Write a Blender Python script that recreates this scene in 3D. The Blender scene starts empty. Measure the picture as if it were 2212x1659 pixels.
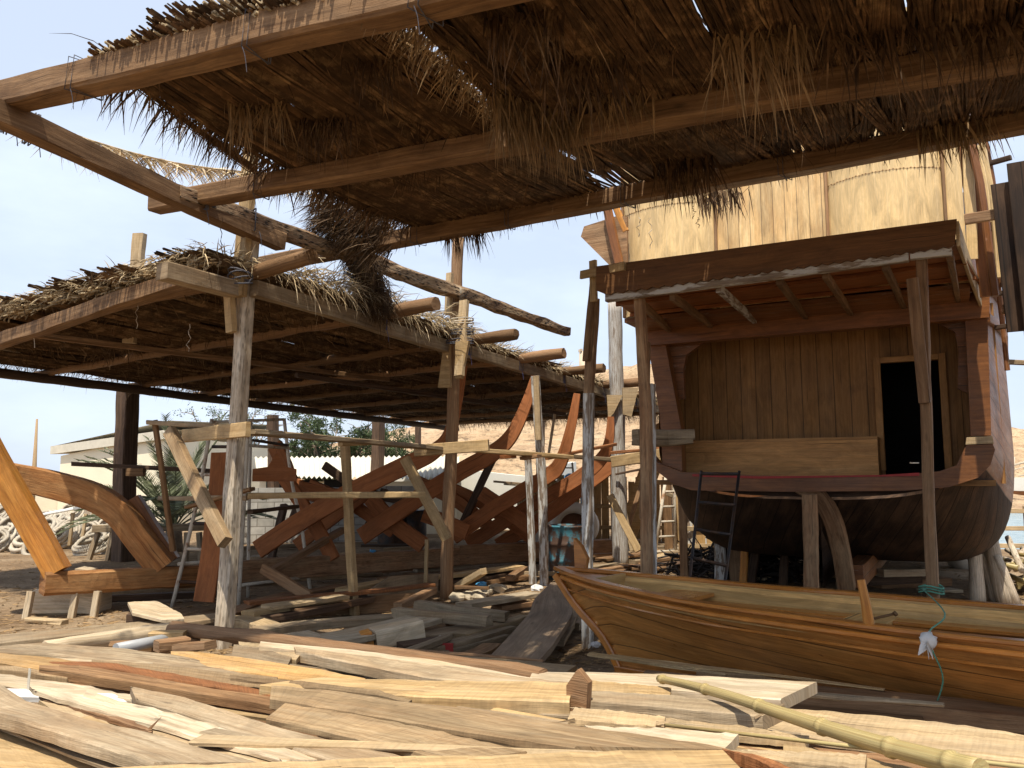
import bpy, math, random
from mathutils import Vector, Matrix, noise
R = random.Random(7)
sc = bpy.context.scene
rad = math.radians
# ------------------------------------------------------------------ camera
F, CX, CY, HZ = 1726.0, 1106.0, 829.5, 1035.0
EYE = Vector((0, 0, 1.6))
PITCH = math.atan((HZ - CY) / F)
cd = bpy.data.cameras.new("camera")
cam = bpy.data.objects.new("camera", cd)
sc.collection.objects.link(cam)
cam.location = EYE
cam.rotation_euler = (math.pi / 2 + PITCH, 0, 0)
cd.sensor_width = 36
cd.lens = 36 * F / 2212
cd.clip_start = 0.05
cd.clip_end = 2000
sc.camera = cam
# ------------------------------------------------------------------ light
EXPO = 0.45
SUN_DIR = Vector((0.485 * .40 - .875 * .13, .875 * .40 + .485 * .13, -1.0)).normalized()   # travel direction
sun_el = math.asin(-SUN_DIR.z)
sd = bpy.data.lights.new("sun", 'SUN')
sd.energy = 4.6
sd.angle = rad(0.6)
sd.color = (1, .92, .78)
so = bpy.data.objects.new("sun", sd)
sc.collection.objects.link(so)
so.rotation_euler = SUN_DIR.to_track_quat('-Z', 'Y').to_euler()
so.location = (0, 0, 30)
wld = bpy.data.worlds.new("World")
sc.world = wld
wld.use_nodes = True
wn, wl = wld.node_tree.nodes, wld.node_tree.links
wn.clear()
wo = wn.new('ShaderNodeOutputWorld')
bg = wn.new('ShaderNodeBackground')
sky = wn.new('ShaderNodeTexSky')
sky.sky_type = 'NISHITA'
sky.sun_disc = False
sky.sun_elevation = sun_el
sky.sun_rotation = math.atan2(-SUN_DIR.x, -SUN_DIR.y)
sky.air_density = 1.0
sky.dust_density = 2.2
sky.ozone_density = 1.4
tc = wn.new('ShaderNodeTexCoord')
mp = wn.new('ShaderNodeMapping')
mp.inputs['Scale'].default_value = (1.2, 1.2, 3.2)
nz = wn.new('ShaderNodeTexNoise')
nz.inputs['Scale'].default_value = 2.3
nz.inputs['Detail'].default_value = 9
nz.inputs['Roughness'].default_value = .58
cr = wn.new('ShaderNodeValToRGB')
cr.color_ramp.elements[0].position = .43
cr.color_ramp.elements[0].color = (0, 0, 0, 1)
cr.color_ramp.elements[1].position = .75
cr.color_ramp.elements[1].color = (1, 1, 1, 1)
mx = wn.new('ShaderNodeMixRGB')
mx.inputs[2].default_value = (8.8, 10.0, 12.0, 1)
mul = wn.new('ShaderNodeMath')
mul.operation = 'MULTIPLY_ADD'
mul.inputs[1].default_value = .22
mul.inputs[2].default_value = .62
wl.new(tc.outputs['Generated'], mp.inputs[0])
wl.new(mp.outputs[0], nz.inputs['Vector'])
wl.new(nz.outputs[0], cr.inputs[0])
wl.new(cr.outputs[0], mul.inputs[0])
sxyz = wn.new('ShaderNodeSeparateXYZ')
wl.new(tc.outputs['Generated'], sxyz.inputs[0])
hz_ = wn.new('ShaderNodeMapRange')
hz_.inputs[1].default_value = .50; hz_.inputs[2].default_value = .85
hz_.inputs[3].default_value = 1.0; hz_.inputs[4].default_value = .22
wl.new(sxyz.outputs[2], hz_.inputs[0])
m2 = wn.new('ShaderNodeMath'); m2.operation = 'MULTIPLY'
wl.new(mul.outputs[0], m2.inputs[0]); wl.new(hz_.outputs[0], m2.inputs[1])
wl.new(m2.outputs[0], mx.inputs[0])
wl.new(sky.outputs[0], mx.inputs[1])
wl.new(mx.outputs[0], bg.inputs[0])
bg.inputs[1].default_value = 0.085
wl.new(bg.outputs[0], wo.inputs[0])
sc.view_settings.view_transform = 'Standard'
sc.view_settings.look = 'None'
sc.view_settings.exposure = EXPO
sc.view_settings.gamma = 1
try:
    sc.cycles.max_bounces = 6
    sc.cycles.diffuse_bounces = 4
    sc.cycles.use_denoising = True
except Exception:
    pass

# ------------------------------------------------------------------ pixel helpers (2212 x 1659 frame of the photograph)
sp, cp = math.sin(PITCH), math.cos(PITCH)
def ray(X, Y):
    x, y = X - CX, CY - Y
    return Vector((x, F * cp - y * sp, F * sp + y * cp))
def P(X, Y, d):
    r = ray(X, Y)
    return EYE + r * (d / r.y)
def G(X, Y, z=0.0):
    r = ray(X, Y)
    return EYE + r * ((z - EYE.z) / r.z)
def VP(X, Y, p, dr):
    r = ray(X, Y)
    n = Vector((dr[1], -dr[0], 0))
    return EYE + r * ((Vector(p) - EYE).dot(n) / r.dot(n))
def V3(x, y, z=0.0):
    return Vector((x, y, z))
Z = V3(0, 0, 1)
U = V3(.485, .875)      # along the sheds and the big dhow, away from the camera
W = V3(.875, -.485)     # across them, to the right

# ------------------------------------------------------------------ mesh builder
def smooth(pts, n=4):
    pts = [Vector(p) for p in pts]
    out = []
    for i in range(len(pts) - 1):
        p0, p1, p2, p3 = pts[max(i - 1, 0)], pts[i], pts[i + 1], pts[min(i + 2, len(pts) - 1)]
        for k in range(n):
            t = k / n
            out.append(0.5 * ((2 * p1) + (p2 - p0) * t + (2 * p0 - 5 * p1 + 4 * p2 - p3) * t * t + (3 * p1 - p0 - 3 * p2 + p3) * t ** 3))
    out.append(pts[-1])
    return out
def seg(a, b, n):
    return [a.lerp(b, i / n) for i in range(n + 1)]
def rect(w, h, c=.006):
    a, b = w / 2, h / 2
    c = min(c, a * .45, b * .45)
    return [(-a + c, -b), (a - c, -b), (a, -b + c), (a, b - c), (a - c, b), (-a + c, b), (-a, b - c), (-a, -b + c)]
def circ(r, n=8):
    return [(r * math.cos(2 * math.pi * i / n), r * math.sin(2 * math.pi * i / n)) for i in range(n)]

class MB:
    def __init__(s):
        s.v, s.f, s.uv, s.tone, s.sm = [], [], [], [], []
    def face(s, idx, uvs, tone=1, sm=False):
        s.f.append(idx); s.uv.extend(uvs); s.tone.append(tone); s.sm.append(sm)
    def sweep(s, pts, sec, up=Z, scale=None, jit=0, tone=None, sm=False, caps=True, ends=0, wob=0):
        if tone is None: tone = R.uniform(.82, 1.18)
        n, m = len(pts), len(sec)
        u0, v0 = R.uniform(0, 50), R.uniform(0, 50)
        per = [0]
        for k in range(m):
            a, b = sec[k], sec[(k + 1) % m]
            per.append(per[-1] + math.hypot(a[0] - b[0], a[1] - b[1]))
        base, L = len(s.v), 0
        seed = R.uniform(0, 100)
        us = []
        for i, p in enumerate(pts):
            t = (pts[min(i + 1, n - 1)] - pts[max(i - 1, 0)])
            if t.length < 1e-9: t = Vector((0, 0, 1))
            t.normalize()
            sd = t.cross(up)
            if sd.length < 1e-4: sd = t.cross(V3(0.3, 1, .1))
            sd.normalize()
            nu = sd.cross(t)
            if i: L += (p - pts[i - 1]).length
            us.append(L)
            sa, sb = (1, 1)
            if scale:
                q = scale(i / (n - 1)) if callable(scale) else scale[i]
                sa, sb = q if isinstance(q, tuple) else (q, q)
            for k, (a, b) in enumerate(sec):
                j = jit and noise.noise(V3(L * 3.1 + seed, k * 1.7, seed)) * jit * 1.6
                j2 = jit and noise.noise(V3(L * 2.3 + seed, k * 2.1 + 40, seed)) * jit * 1.6
                pv = p + sd * (a * sa + j) + nu * (b * sb + j2)
                if wob:
                    pv = pv + sd * noise.noise(V3(L * .7 + seed, 0, 9)) * wob + nu * noise.noise(V3(L * .6 + seed, 7, 9)) * wob
                if ends and (i == 0 or i == n - 1):
                    pv = pv + t * R.uniform(-ends, ends)
                s.v.append(pv)
        for i in range(n - 1):
            for k in range(m):
                k2 = (k + 1) % m
                a, b, c, d = base + i * m + k, base + i * m + k2, base + (i + 1) * m + k2, base + (i + 1) * m + k
                s.face((a, b, c, d), [(u0 + us[i], v0 + per[k]), (u0 + us[i], v0 + per[k + 1]), (u0 + us[i + 1], v0 + per[k + 1]), (u0 + us[i + 1], v0 + per[k])], tone, sm)
        if caps:
            for i, rev in ((0, True), (n - 1, False)):
                idx = [base + i * m + k for k in range(m)]
                uvs = [(u0 + sec[k][0] * .6, v0 + sec[k][1] * .6) for k in range(m)]
                if rev: idx, uvs = idx[::-1], uvs[::-1]
                s.face(tuple(idx), uvs, tone * .92)
        return s
    def bar(s, a, b, w, h, up=Z, n=None, jit=.003, c=.006, tone=None, ends=.004, wob=0, scale=None):
        a, b = Vector(a), Vector(b)
        if n is None: n = max(1, min(24, int((b - a).length / .25)))
        return s.sweep(seg(a, b, n), rect(w, h, c), up, jit=jit, tone=tone, ends=ends, wob=wob, scale=scale)
    def tube(s, pts, r, n=8, scale=None, jit=0, tone=None, wob=0, ends=0):
        return s.sweep([Vector(p) for p in pts], circ(r, n), scale=scale, jit=jit, sm=n > 4, tone=tone, wob=wob, ends=ends)
    def log(s, a, b, r0, r1=None, n=10, jit=.008, wob=.03, tone=None):
        r1 = r0 if r1 is None else r1
        a, b = Vector(a), Vector(b)
        k = max(3, int((b - a).length / .18))
        return s.sweep(seg(a, b, k), circ(1, n), scale=lambda t: r0 + (r1 - r0) * t, jit=jit, sm=True, tone=tone, wob=wob, ends=.008)
    def prism(s, out, th, o, ax, ay, tone=None):
        """outline (list of 2-D) in axes ax, ay from o, given thickness along ax x ay"""
        if tone is None: tone = R.uniform(.85, 1.15)
        nn = ax.cross(ay).normalized() * (th / 2)
        b, m = len(s.v), len(out)
        u0, v0 = R.uniform(0, 40), R.uniform(0, 40)
        for sg in (1, -1):
            for x, y in out: s.v.append(o + ax * x + ay * y + nn * sg)
        uvs = [(u0 + x, v0 + y) for x, y in out]
        s.face(tuple(range(b, b + m)), uvs, tone)
        s.face(tuple(range(b + 2 * m - 1, b + m - 1, -1)), uvs[::-1], tone)
        for k in range(m):
            k2 = (k + 1) % m
            l = math.hypot(out[k][0] - out[k2][0], out[k][1] - out[k2][1])
            s.face((b + k, b + m + k, b + m + k2, b + k2), [(u0, v0), (u0, v0 + th), (u0 + l, v0 + th), (u0 + l, v0)], tone)
        return s
    def grid(s, rows, tone=1, sm=True, flip=False, usc=1, vsc=1):
        b, n, m = len(s.v), len(rows), len(rows[0])
        ul = [[0] * m for _ in range(n)]
        vl = [[0] * m for _ in range(n)]
        for i in range(n):
            for j in range(m):
                s.v.append(rows[i][j])
                if i: ul[i][j] = ul[i - 1][j] + (rows[i][j] - rows[i - 1][j]).length
                if j: vl[i][j] = vl[i][j - 1] + (rows[i][j] - rows[i][j - 1]).length
        for i in range(n - 1):
            for j in range(m - 1):
                q = [(i, j), (i, j + 1), (i + 1, j + 1), (i + 1, j)]
                if flip: q = q[::-1]
                s.face(tuple(b + x * m + y for x, y in q), [(ul[x][y] * usc, vl[x][y] * vsc) for x, y in q], tone, sm)
        return s
    def blade(s, p, d, L, w, droop, tone, n=2, side=None):
        d = Vector(d).normalized()
        sd = side or d.cross(V3(R.uniform(-1, 1), R.uniform(-1, 1), R.uniform(-1, 1)))
        if sd.length < 1e-4: sd = V3(1, 0, 0)
        sd = sd.normalized()
        b = len(s.v)
        q = Vector(p)
        for i in range(n + 1):
            ww = w * (1 - i / n) ** .6 * .5 + w * .04
            s.v.append(q - sd * ww); s.v.append(q + sd * ww)
            q = q + d * (L / n)
            d = (d + V3(0, 0, -droop / n)).normalized()
        u = R.uniform(0, 30)
        for i in range(n):
            s.face((b + 2 * i, b + 2 * i + 1, b + 2 * i + 3, b + 2 * i + 2), [(u, 0), (u, w), (u + L / n, w), (u + L / n, 0)], tone)
        return s
    def build(s, name, mat, parent=None, loc=None, off=None):
        if parent is not None:
            off = OFF[parent.name]
        elif off is None:
            if loc is None:
                zmin = min(s.v, key=lambda q: q.z)
                cxy = sum((Vector(q) for q in s.v[::max(1, len(s.v) // 40)]), Vector()) / len(s.v[::max(1, len(s.v) // 40)])
                loc = V3(cxy.x, cxy.y, zmin.z)
            off = Vector(loc)
        me = bpy.data.meshes.new(name)
        me.from_pydata([tuple(Vector(q) - off) for q in s.v], [], s.f)
        uvl = me.uv_layers.new(name="UVMap")
        flat = [c for q in s.uv for c in q]
        uvl.data.foreach_set("uv", flat)
        at = me.attributes.new("tone", 'FLOAT', 'FACE')
        at.data.foreach_set("value", [float(t) for t in s.tone])
        me.polygons.foreach_set("use_smooth", s.sm)
        me.materials.append(mat)
        me.update()
        o = bpy.data.objects.new(name, me)
        sc.collection.objects.link(o)
        if parent is not None:
            o.parent = parent
        else:
            o.location = off
        OFF[o.name] = off
        return o
OFF = {}
def thing(name, label, cat, loc, group=None):
    o = bpy.data.objects.new(name, None)
    o.empty_display_size = .2
    sc.collection.objects.link(o)
    o.location = loc
    o['label'] = label; o['category'] = cat
    if group: o['group'] = group
    OFF[o.name] = Vector(loc)
    return o
def tag(o, label, cat, group=None, kind=None):
    o['label'] = label; o['category'] = cat
    if group: o['group'] = group
    if kind: o['kind'] = kind
    return o
def structure(o, label=None):
    o['kind'] = 'structure'
    if label: o['label'] = label
    return o

# ------------------------------------------------------------------ materials
def newmat(name):
    m = bpy.data.materials.new(name)
    m.use_nodes = True
    nt = m.node_tree
    return m, nt, nt.nodes['Principled BSDF'], nt.nodes['Material Output']
def N(nt, t, **kw):
    n = nt.nodes.new(t)
    for k, v in kw.items(): setattr(n, k, v)
    return n
def noise_n(nt, vec, scale, detail=4, rough=.55, dist=0):
    n = N(nt, 'ShaderNodeTexNoise')
    n.inputs['Scale'].default_value = scale
    n.inputs['Detail'].default_value = detail
    n.inputs['Roughness'].default_value = rough
    n.inputs['Distortion'].default_value = dist
    nt.links.new(vec, n.inputs['Vector'])
    return n.outputs[0]
def ramp(nt, fac, stops):
    n = N(nt, 'ShaderNodeValToRGB')
    e = n.color_ramp.elements
    while len(e) < len(stops): e.new(.5)
    for i, (p, c) in enumerate(stops):
        e[i].position = p
        e[i].color = (*c, 1) if len(c) == 3 else c
    nt.links.new(fac, n.inputs[0])
    return n.outputs[0]
def g3(v): return (v, v, v)
def mixc(nt, a, b, fac, mode='MIX'):
    n = N(nt, 'ShaderNodeMixRGB', blend_type=mode)
    for i, x in ((1, a), (2, b)):
        if isinstance(x, tuple): n.inputs[i].default_value = (*x, 1) if len(x) == 3 else x
        else: nt.links.new(x, n.inputs[i])
    if isinstance(fac, (int, float)): n.inputs[0].default_value = fac
    else: nt.links.new(fac, n.inputs[0])
    return n.outputs[0]
def math_n(nt, op, a, b=None):
    n = N(nt, 'ShaderNodeMath', operation=op)
    for i, x in enumerate((a, b)):
        if x is None: continue
        if isinstance(x, (int, float)): n.inputs[i].default_value = x
        else: nt.links.new(x, n.inputs[i])
    return n.outputs[0]
def mapping(nt, vec, sc_):
    n = N(nt, 'ShaderNodeMapping')
    n.inputs['Scale'].default_value = sc_
    nt.links.new(vec, n.inputs[0])
    return n.outputs[0]
def tone_mul(nt, col):
    a = N(nt, 'ShaderNodeAttribute', attribute_name='tone')
    return mixc(nt, col, a.outputs['Fac'], 1.0, 'MULTIPLY')
WOODS = {}
def warm(c, s=1.13):
    l = .3 * c[0] + .59 * c[1] + .11 * c[2]
    q = [max(.004, l + (x - l) * s) for x in c]
    return (q[0] * 1.03, q[1] * .985, q[2] * .92)
def wood(name, base, dark, light, rough=.75, bump=.35, stain=None, stain_amt=.5, seam=0, knots=True, saw=0, spec=.3, pits=0, coat=0, white=None, dots=0, dotc=(.34, .17, .10), pale=0):
    if not white:
        base, dark, light = warm(base), warm(dark), warm(light)
        if stain: stain = warm(stain)
    m, nt, bs, out = newmat(name)
    L = nt.links
    uv = N(nt, 'ShaderNodeUVMap').outputs[0]
    oc = N(nt, 'ShaderNodeTexCoord').outputs['Object']
    warp = noise_n(nt, mapping(nt, uv, (1.3, 3, 1)), 1, 2)
    wv = N(nt, 'ShaderNodeVectorMath', operation='ADD')
    cmb = N(nt, 'ShaderNodeCombineXYZ')
    L.new(math_n(nt, 'MULTIPLY', warp, .06), cmb.inputs[1])
    L.new(uv, wv.inputs[0]); L.new(cmb.outputs[0], wv.inputs[1])
    wuv = wv.outputs[0]
    grain = noise_n(nt, mapping(nt, wuv, (1.0, 38, 1)), 1, 8, .64)
    fine = noise_n(nt, mapping(nt, wuv, (7, 190, 1)), 1, 3, .6)
    col = ramp(nt, grain, [(.28, dark), (.5, base), (.74, light)])
    broad = noise_n(nt, mapping(nt, uv, (1.6, 5, 1)), 1, 5, .6)
    if stain:
        f = ramp(nt, broad, [(.42, g3(0)), (.66, g3(stain_amt))])
        col = mixc(nt, col, stain, f)
    blot = noise_n(nt, mapping(nt, uv, (2.2, 7, 1)), 1, 6, .7, 1.0)
    col = mixc(nt, col, ramp(nt, blot, [(.3, g3(.66)), (.7, g3(1.22))]), 1, 'MULTIPLY')
    col = mixc(nt, col, ramp(nt, fine, [(.3, g3(.78)), (.65, g3(1.1))]), .8, 'MULTIPLY')
    if pale:
        pf = ramp(nt, noise_n(nt, mapping(nt, uv, (5, 22, 1)), 1, 5, .7), [(.56, g3(0)), (.66, g3(pale))])
        col = mixc(nt, col, (.5, .47, .42), pf)
    h = mixc(nt, grain, fine, .5)
    # long drying cracks
    crk = noise_n(nt, mapping(nt, wuv, (.9, 60, 1)), 1, 2, .5)
    cf = ramp(nt, crk, [(.27, g3(.35)), (.33, g3(1))])
    col = mixc(nt, col, cf, 1, 'MULTIPLY')
    h = mixc(nt, h, cf, .35, 'MULTIPLY')
    if knots:
        vo = N(nt, 'ShaderNodeTexVoronoi')
        vo.inputs['Scale'].default_value = 1
        L.new(mapping(nt, uv, (1.7, 5.5, 1)), vo.inputs['Vector'])
        kf = ramp(nt, vo.outputs['Distance'], [(.03, g3(.4)), (.10, g3(1))])
        col = mixc(nt, col, kf, .8, 'MULTIPLY')
    if saw:
        sw_ = noise_n(nt, mapping(nt, wuv, (75, 3.5, 1)), 1, 3, .6)
        col = mixc(nt, col, ramp(nt, sw_, [(.35, g3(1 - saw * 1.2)), (.6, g3(1 + saw * .3))]), 1, 'MULTIPLY')
    if seam:
        sx = N(nt, 'ShaderNodeSeparateXYZ')
        L.new(uv, sx.inputs[0])
        q = math_n(nt, 'DIVIDE', sx.outputs[1], seam)
        fr = math_n(nt, 'FRACT', q)
        sf = ramp(nt, fr, [(0, g3(.18)), (.035, g3(.35)), (.07, g3(1))])
        fl = math_n(nt, 'FLOOR', q)
        wn_ = N(nt, 'ShaderNodeTexWhiteNoise', noise_dimensions='1D')
        L.new(fl, wn_.inputs['W'])
        col = mixc(nt, col, ramp(nt, wn_.outputs['Value'], [(0, g3(.86)), (1, g3(1.1))]), 1, 'MULTIPLY')
        col = mixc(nt, col, sf, 1, 'MULTIPLY')
        h = mixc(nt, h, sf, 1, 'MULTIPLY')
    if pits:
        vo = N(nt, 'ShaderNodeTexVoronoi')
        vo.inputs['Scale'].default_value = 1
        L.new(mapping(nt, uv, (10, 38, 1)), vo.inputs['Vector'])
        pf = ramp(nt, vo.outputs['Distance'], [(.2, g3(.06)), (.5, g3(1))])
        pf = mixc(nt, g3(1), pf, ramp(nt, noise_n(nt, uv, 9, 3), [(.33, g3(0)), (.5, g3(pits))]))
        col = mixc(nt, col, pf, 1, 'MULTIPLY')
        h = mixc(nt, h, pf, 1, 'MULTIPLY')
    if dots:
        vo = N(nt, 'ShaderNodeTexVoronoi')
        vo.inputs['Scale'].default_value = 1
        vo.inputs['Randomness'].default_value = .55
        L.new(mapping(nt, uv, (dots, dots, 1)), vo.inputs['Vector'])
        df = ramp(nt, vo.outputs['Distance'], [(.055, g3(.8)), (.075, g3(0))])
        col = mixc(nt, col, dotc, df)
    if white:
        wf = ramp(nt, noise_n(nt, mapping(nt, uv, (3, 16, 1)), 1, 6, .65), [(.47, g3(1)), (.53, g3(0))])
        col = mixc(nt, col, white, wf)
    col = tone_mul(nt, col)
    L.new(col, bs.inputs['Base Color'])
    rr = ramp(nt, broad, [(.3, g3(max(rough - .12, .05))), (.7, g3(min(rough + .1, 1)))])
    L.new(rr, bs.inputs['Roughness'])
    bs.inputs['Specular IOR Level'].default_value = spec
    if coat:
        bs.inputs['Coat Weight'].default_value = coat
        bs.inputs['Coat Roughness'].default_value = .25
    b = N(nt, 'ShaderNodeBump')
    b.inputs['Strength'].default_value = bump
    b.inputs['Distance'].default_value = .012
    L.new(h, b.inputs['Height'])
    L.new(b.outputs[0], bs.inputs['Normal'])
    WOODS[name] = m
    return m
def plain(name, col, rough=.8, metal=0, var=.25, scale=6, col2=None, bump=.15, spec=.3, trans=0, thr=(.45, .6)):
    m, nt, bs, out = newmat(name)
    L = nt.links
    oc = N(nt, 'ShaderNodeTexCoord').outputs['Object']
    n1 = noise_n(nt, oc, scale, 6, .65)
    c = ramp(nt, n1, [(.3, tuple(x * (1 - var) for x in col)), (.7, tuple(x * (1 + var * .6) for x in col))])
    if col2:
        c = mixc(nt, c, col2, ramp(nt, noise_n(nt, oc, scale * .5, 7, .7), [(thr[0], g3(0)), (thr[1], g3(1))]))
    c = tone_mul(nt, c)
    L.new(c, bs.inputs['Base Color'])
    bs.inputs['Roughness'].default_value = rough
    bs.inputs['Metallic'].default_value = metal
    bs.inputs['Specular IOR Level'].default_value = spec
    b = N(nt, 'ShaderNodeBump')
    b.inputs['Strength'].default_value = bump
    b.inputs['Distance'].default_value = .02
    L.new(n1, b.inputs['Height'])
    L.new(b.outputs[0], bs.inputs['Normal'])
    if trans:
        tr = N(nt, 'ShaderNodeBsdfTranslucent')
        L.new(c, tr.inputs[0])
        ms = N(nt, 'ShaderNodeMixShader')
        ms.inputs[0].default_value = trans
        L.new(bs.outputs[0], ms.inputs[1]); L.new(tr.outputs[0], ms.inputs[2])
        L.new(ms.outputs[0], out.inputs[0])
    return m

m_beam = wood('beam timber', (.215, .135, .075), (.10, .058, .03), (.32, .215, .13), stain=(.08, .04, .02), stain_amt=.55, bump=.5)
m_orange = wood('oiled frame timber', (.42, .19, .055), (.26, .10, .03), (.54, .28, .09), stain=(.62, .36, .14), stain_amt=.35, rough=.5, bump=.3, spec=.4)
m_keel = wood('cracked keel timber', (.34, .165, .07), (.15, .06, .025), (.47, .27, .13), stain=(.5, .33, .18), stain_amt=.5, bump=.9)
m_dark = wood('dark old timber', (.085, .055, .038), (.035, .022, .015), (.16, .11, .075), bump=.5)
m_red = wood('red oxide plywood', (.31, .125, .055), (.25, .095, .042), (.37, .165, .08), rough=.8, bump=.12, knots=False, stain=(.30, .15, .09), stain_amt=.35)
m_grey = wood('weathered grey timber', (.30, .245, .175), (.17, .13, .088), (.40, .345, .265), stain=(.22, .15, .09), stain_amt=.6, bump=.45, saw=.07)
m_pale = wood('pale sawn timber', (.44, .34, .215), (.28, .20, .12), (.55, .46, .33), stain=(.40, .33, .24), stain_amt=.6, bump=.3, saw=.10)
m_tan = wood('tan sawn timber', (.42, .305, .17), (.27, .18, .095), (.52, .405, .25), stain=(.48, .38, .25), stain_amt=.5, bump=.25, saw=.09)
m_white = wood('bleached white timber', (.52, .45, .345), (.33, .26, .18), (.64, .58, .48), stain=(.45, .34, .22), stain_amt=.55, bump=.3)
m_yellow = wood('fresh yellow timber', (.44, .285, .135), (.30, .18, .08), (.53, .37, .20), stain=(.48, .37, .24), stain_amt=.5, bump=.2, saw=.08)
m_brown = wood('brown rough timber', (.25, .15, .085), (.12, .06, .032), (.36, .24, .15), stain=(.34, .25, .17), stain_amt=.5, bump=.7)
m_redbr = wood('red brown sawn timber', (.27, .125, .06), (.18, .08, .038), (.34, .17, .085), bump=.4, saw=.2, knots=False)
m_pink = wood('pinkish sawn timber', (.345, .26, .165), (.21, .15, .09), (.44, .36, .255), stain=(.27, .18, .105), stain_amt=.7, bump=.25, saw=.12)
m_wpost = wood('bleached post timber', (.70, .63, .53), (.36, .28, .20), (.80, .75, .67), stain=(.36, .27, .18), stain_amt=.6, bump=.8, pits=.5)
m_rpost = wood('red brown post timber', (.26, .155, .09), (.11, .055, .03), (.36, .245, .155), stain=(.40, .30, .2), stain_amt=.6, bump=.8, pits=.25)
m_limed_sun = wood('post with whitewash and painted sun', (.25, .19, .14), (.13, .09, .06), (.34, .28, .21), bump=.4, white=(.52, .51, .48))  # white flakes: whitewash, and sunlight painted onto standing posts
m_pit = wood('worm eaten log', (.34, .255, .17), (.10, .06, .035), (.50, .41, .30), bump=1.0, pits=1.0, stain=(.2, .1, .05), stain_amt=.6)
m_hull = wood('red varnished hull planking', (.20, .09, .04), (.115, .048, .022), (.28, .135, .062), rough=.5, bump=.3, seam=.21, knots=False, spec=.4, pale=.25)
m_hulld = wood('hull underside darkened for shade', (.026, .015, .010), (.016, .009, .006), (.05, .03, .02), rough=.8, bump=.4, seam=.21, knots=False, stain=(.14, .09, .06), stain_amt=.5)  # near-black colour carries the shade under the hull
m_rail = wood('red varnished rail', (.205, .09, .038), (.13, .055, .024), (.27, .125, .055), rough=.42, bump=.2, knots=False, spec=.4, dots=3.6)
m_ply = wood('golden cladding boards', (.66, .49, .28), (.52, .36, .18), (.76, .61, .39), rough=.42, bump=.12, seam=.125, knots=False, spec=.45, stain=(.42, .24, .10), stain_amt=.5)
m_ply2 = wood('pale plywood sheet', (.68, .52, .30), (.62, .46, .25), (.74, .59, .37), rough=.45, bump=.08, knots=False, spec=.45)
m_cabin = wood('cabin wall boards', (.34, .19, .082), (.25, .132, .054), (.41, .24, .11), rough=.6, bump=.2, seam=.19, knots=False)
m_cabin2 = wood('plywood bench front', (.48, .275, .125), (.40, .22, .095), (.54, .335, .165), rough=.6, bump=.1, knots=False)
m_fasc = wood('fascia board', (.15, .075, .032), (.10, .047, .02), (.20, .105, .046), rough=.6, bump=.15, knots=False)
m_under = wood('awning underside plywood', (.30, .125, .055), (.22, .085, .035), (.36, .17, .08), rough=.6, bump=.1, knots=False)
m_boat = wood('varnished dinghy planking', (.42, .20, .072), (.26, .115, .038), (.53, .285, .12), rough=.36, bump=.22, seam=.17, spec=.5, coat=.25, dots=7.5, dotc=(.16, .06, .02), stain=(.54, .29, .11), stain_amt=.5)
m_boatr = wood('varnished dinghy trim', (.42, .18, .055), (.30, .115, .034), (.52, .255, .088), rough=.33, bump=.15, spec=.5, coat=.35)
m_boati = wood('pale dinghy lining', (.52, .34, .155), (.40, .24, .10), (.62, .44, .23), rough=.5, bump=.15, seam=.30)
m_straw = plain('dry palm thatch', (.098, .053, .024), var=.5, scale=9, trans=.08, col2=(.19, .118, .056), thr=(.52, .64), bump=0)  # darkened straw: shade under the roof put into the colour
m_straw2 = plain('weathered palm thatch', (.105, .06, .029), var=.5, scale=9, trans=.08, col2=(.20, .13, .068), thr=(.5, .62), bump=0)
m_leafdry = plain('dry palm leaflets', (.30, .195, .095), var=.4, scale=12, trans=.3, bump=0)
m_iron = plain('rusty scaffold tube', (.60, .54, .44), rough=.7, metal=0, col2=(.28, .15, .08), scale=9, thr=(.55, .66))
m_strawtop = plain('bleached and sunlit palm thatch', (.46, .35, .205), var=.5, scale=9, trans=.1, col2=(.56, .46, .31), thr=(.5, .62), bump=0)  # paler straw copy: weathered tops, with sunlight put into the colour
m_irond = plain('dark iron', (.045, .04, .04), rough=.5, metal=.3, scale=9, col2=(.09, .05, .03))
m_rope = plain('rope', (.10, .10, .12), scale=40)
m_ropew = plain('pale twine', (.55, .48, .38), scale=40)
m_ropeb = plain('blue twine', (.10, .13, .30), scale=40)
m_green = plain('green cord', (.10, .27, .19), scale=40)
m_hawser = plain('old white hawser', (.47, .415, .33), scale=14, var=.3, col2=(.38, .31, .22), thr=(.5, .65))
m_cloth = plain('white cloth', (.72, .71, .69), var=.1, trans=.2)
m_bamboo = wood('bamboo cane', (.42, .36, .19), (.29, .235, .12), (.52, .46, .28), rough=.45, bump=.12, knots=False, spec=.4, stain=(.32, .22, .1), stain_amt=.6)
m_drum = plain('flaking drum paint', (.07, .24, .31), rough=.6, metal=.1, scale=7, col2=(.085, .05, .035), thr=(.42, .52), bump=.5)
m_cream = plain('cream render wall', (.82, .75, .57), rough=.9, var=.07, scale=1.2)
m_roofw = plain('pale roof slab', (.62, .58, .48), rough=.9, var=.15, scale=3)
m_whitew = plain('white rendered wall', (.80, .78, .70), rough=.9, var=.06, scale=1.5)
m_dkgreen = plain('foliage leaf', (.075, .105, .045), rough=.6, var=.5, scale=3, trans=.25, bump=0)
m_palmg = plain('palm leaf', (.17, .19, .11), rough=.55, var=.4, scale=3, trans=.2, bump=0)
m_bark = plain('tree bark', (.24, .19, .14), var=.4, scale=20, bump=.6)
m_black = plain('dark interior', (.012, .011, .010), rough=.9)  # unlit inside of openings painted near-black
m_redpaint = plain('red paint', (.33, .035, .03), rough=.5)
m_foam = plain('white foam board', (.80, .80, .78), rough=.8, var=.05)
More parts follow.
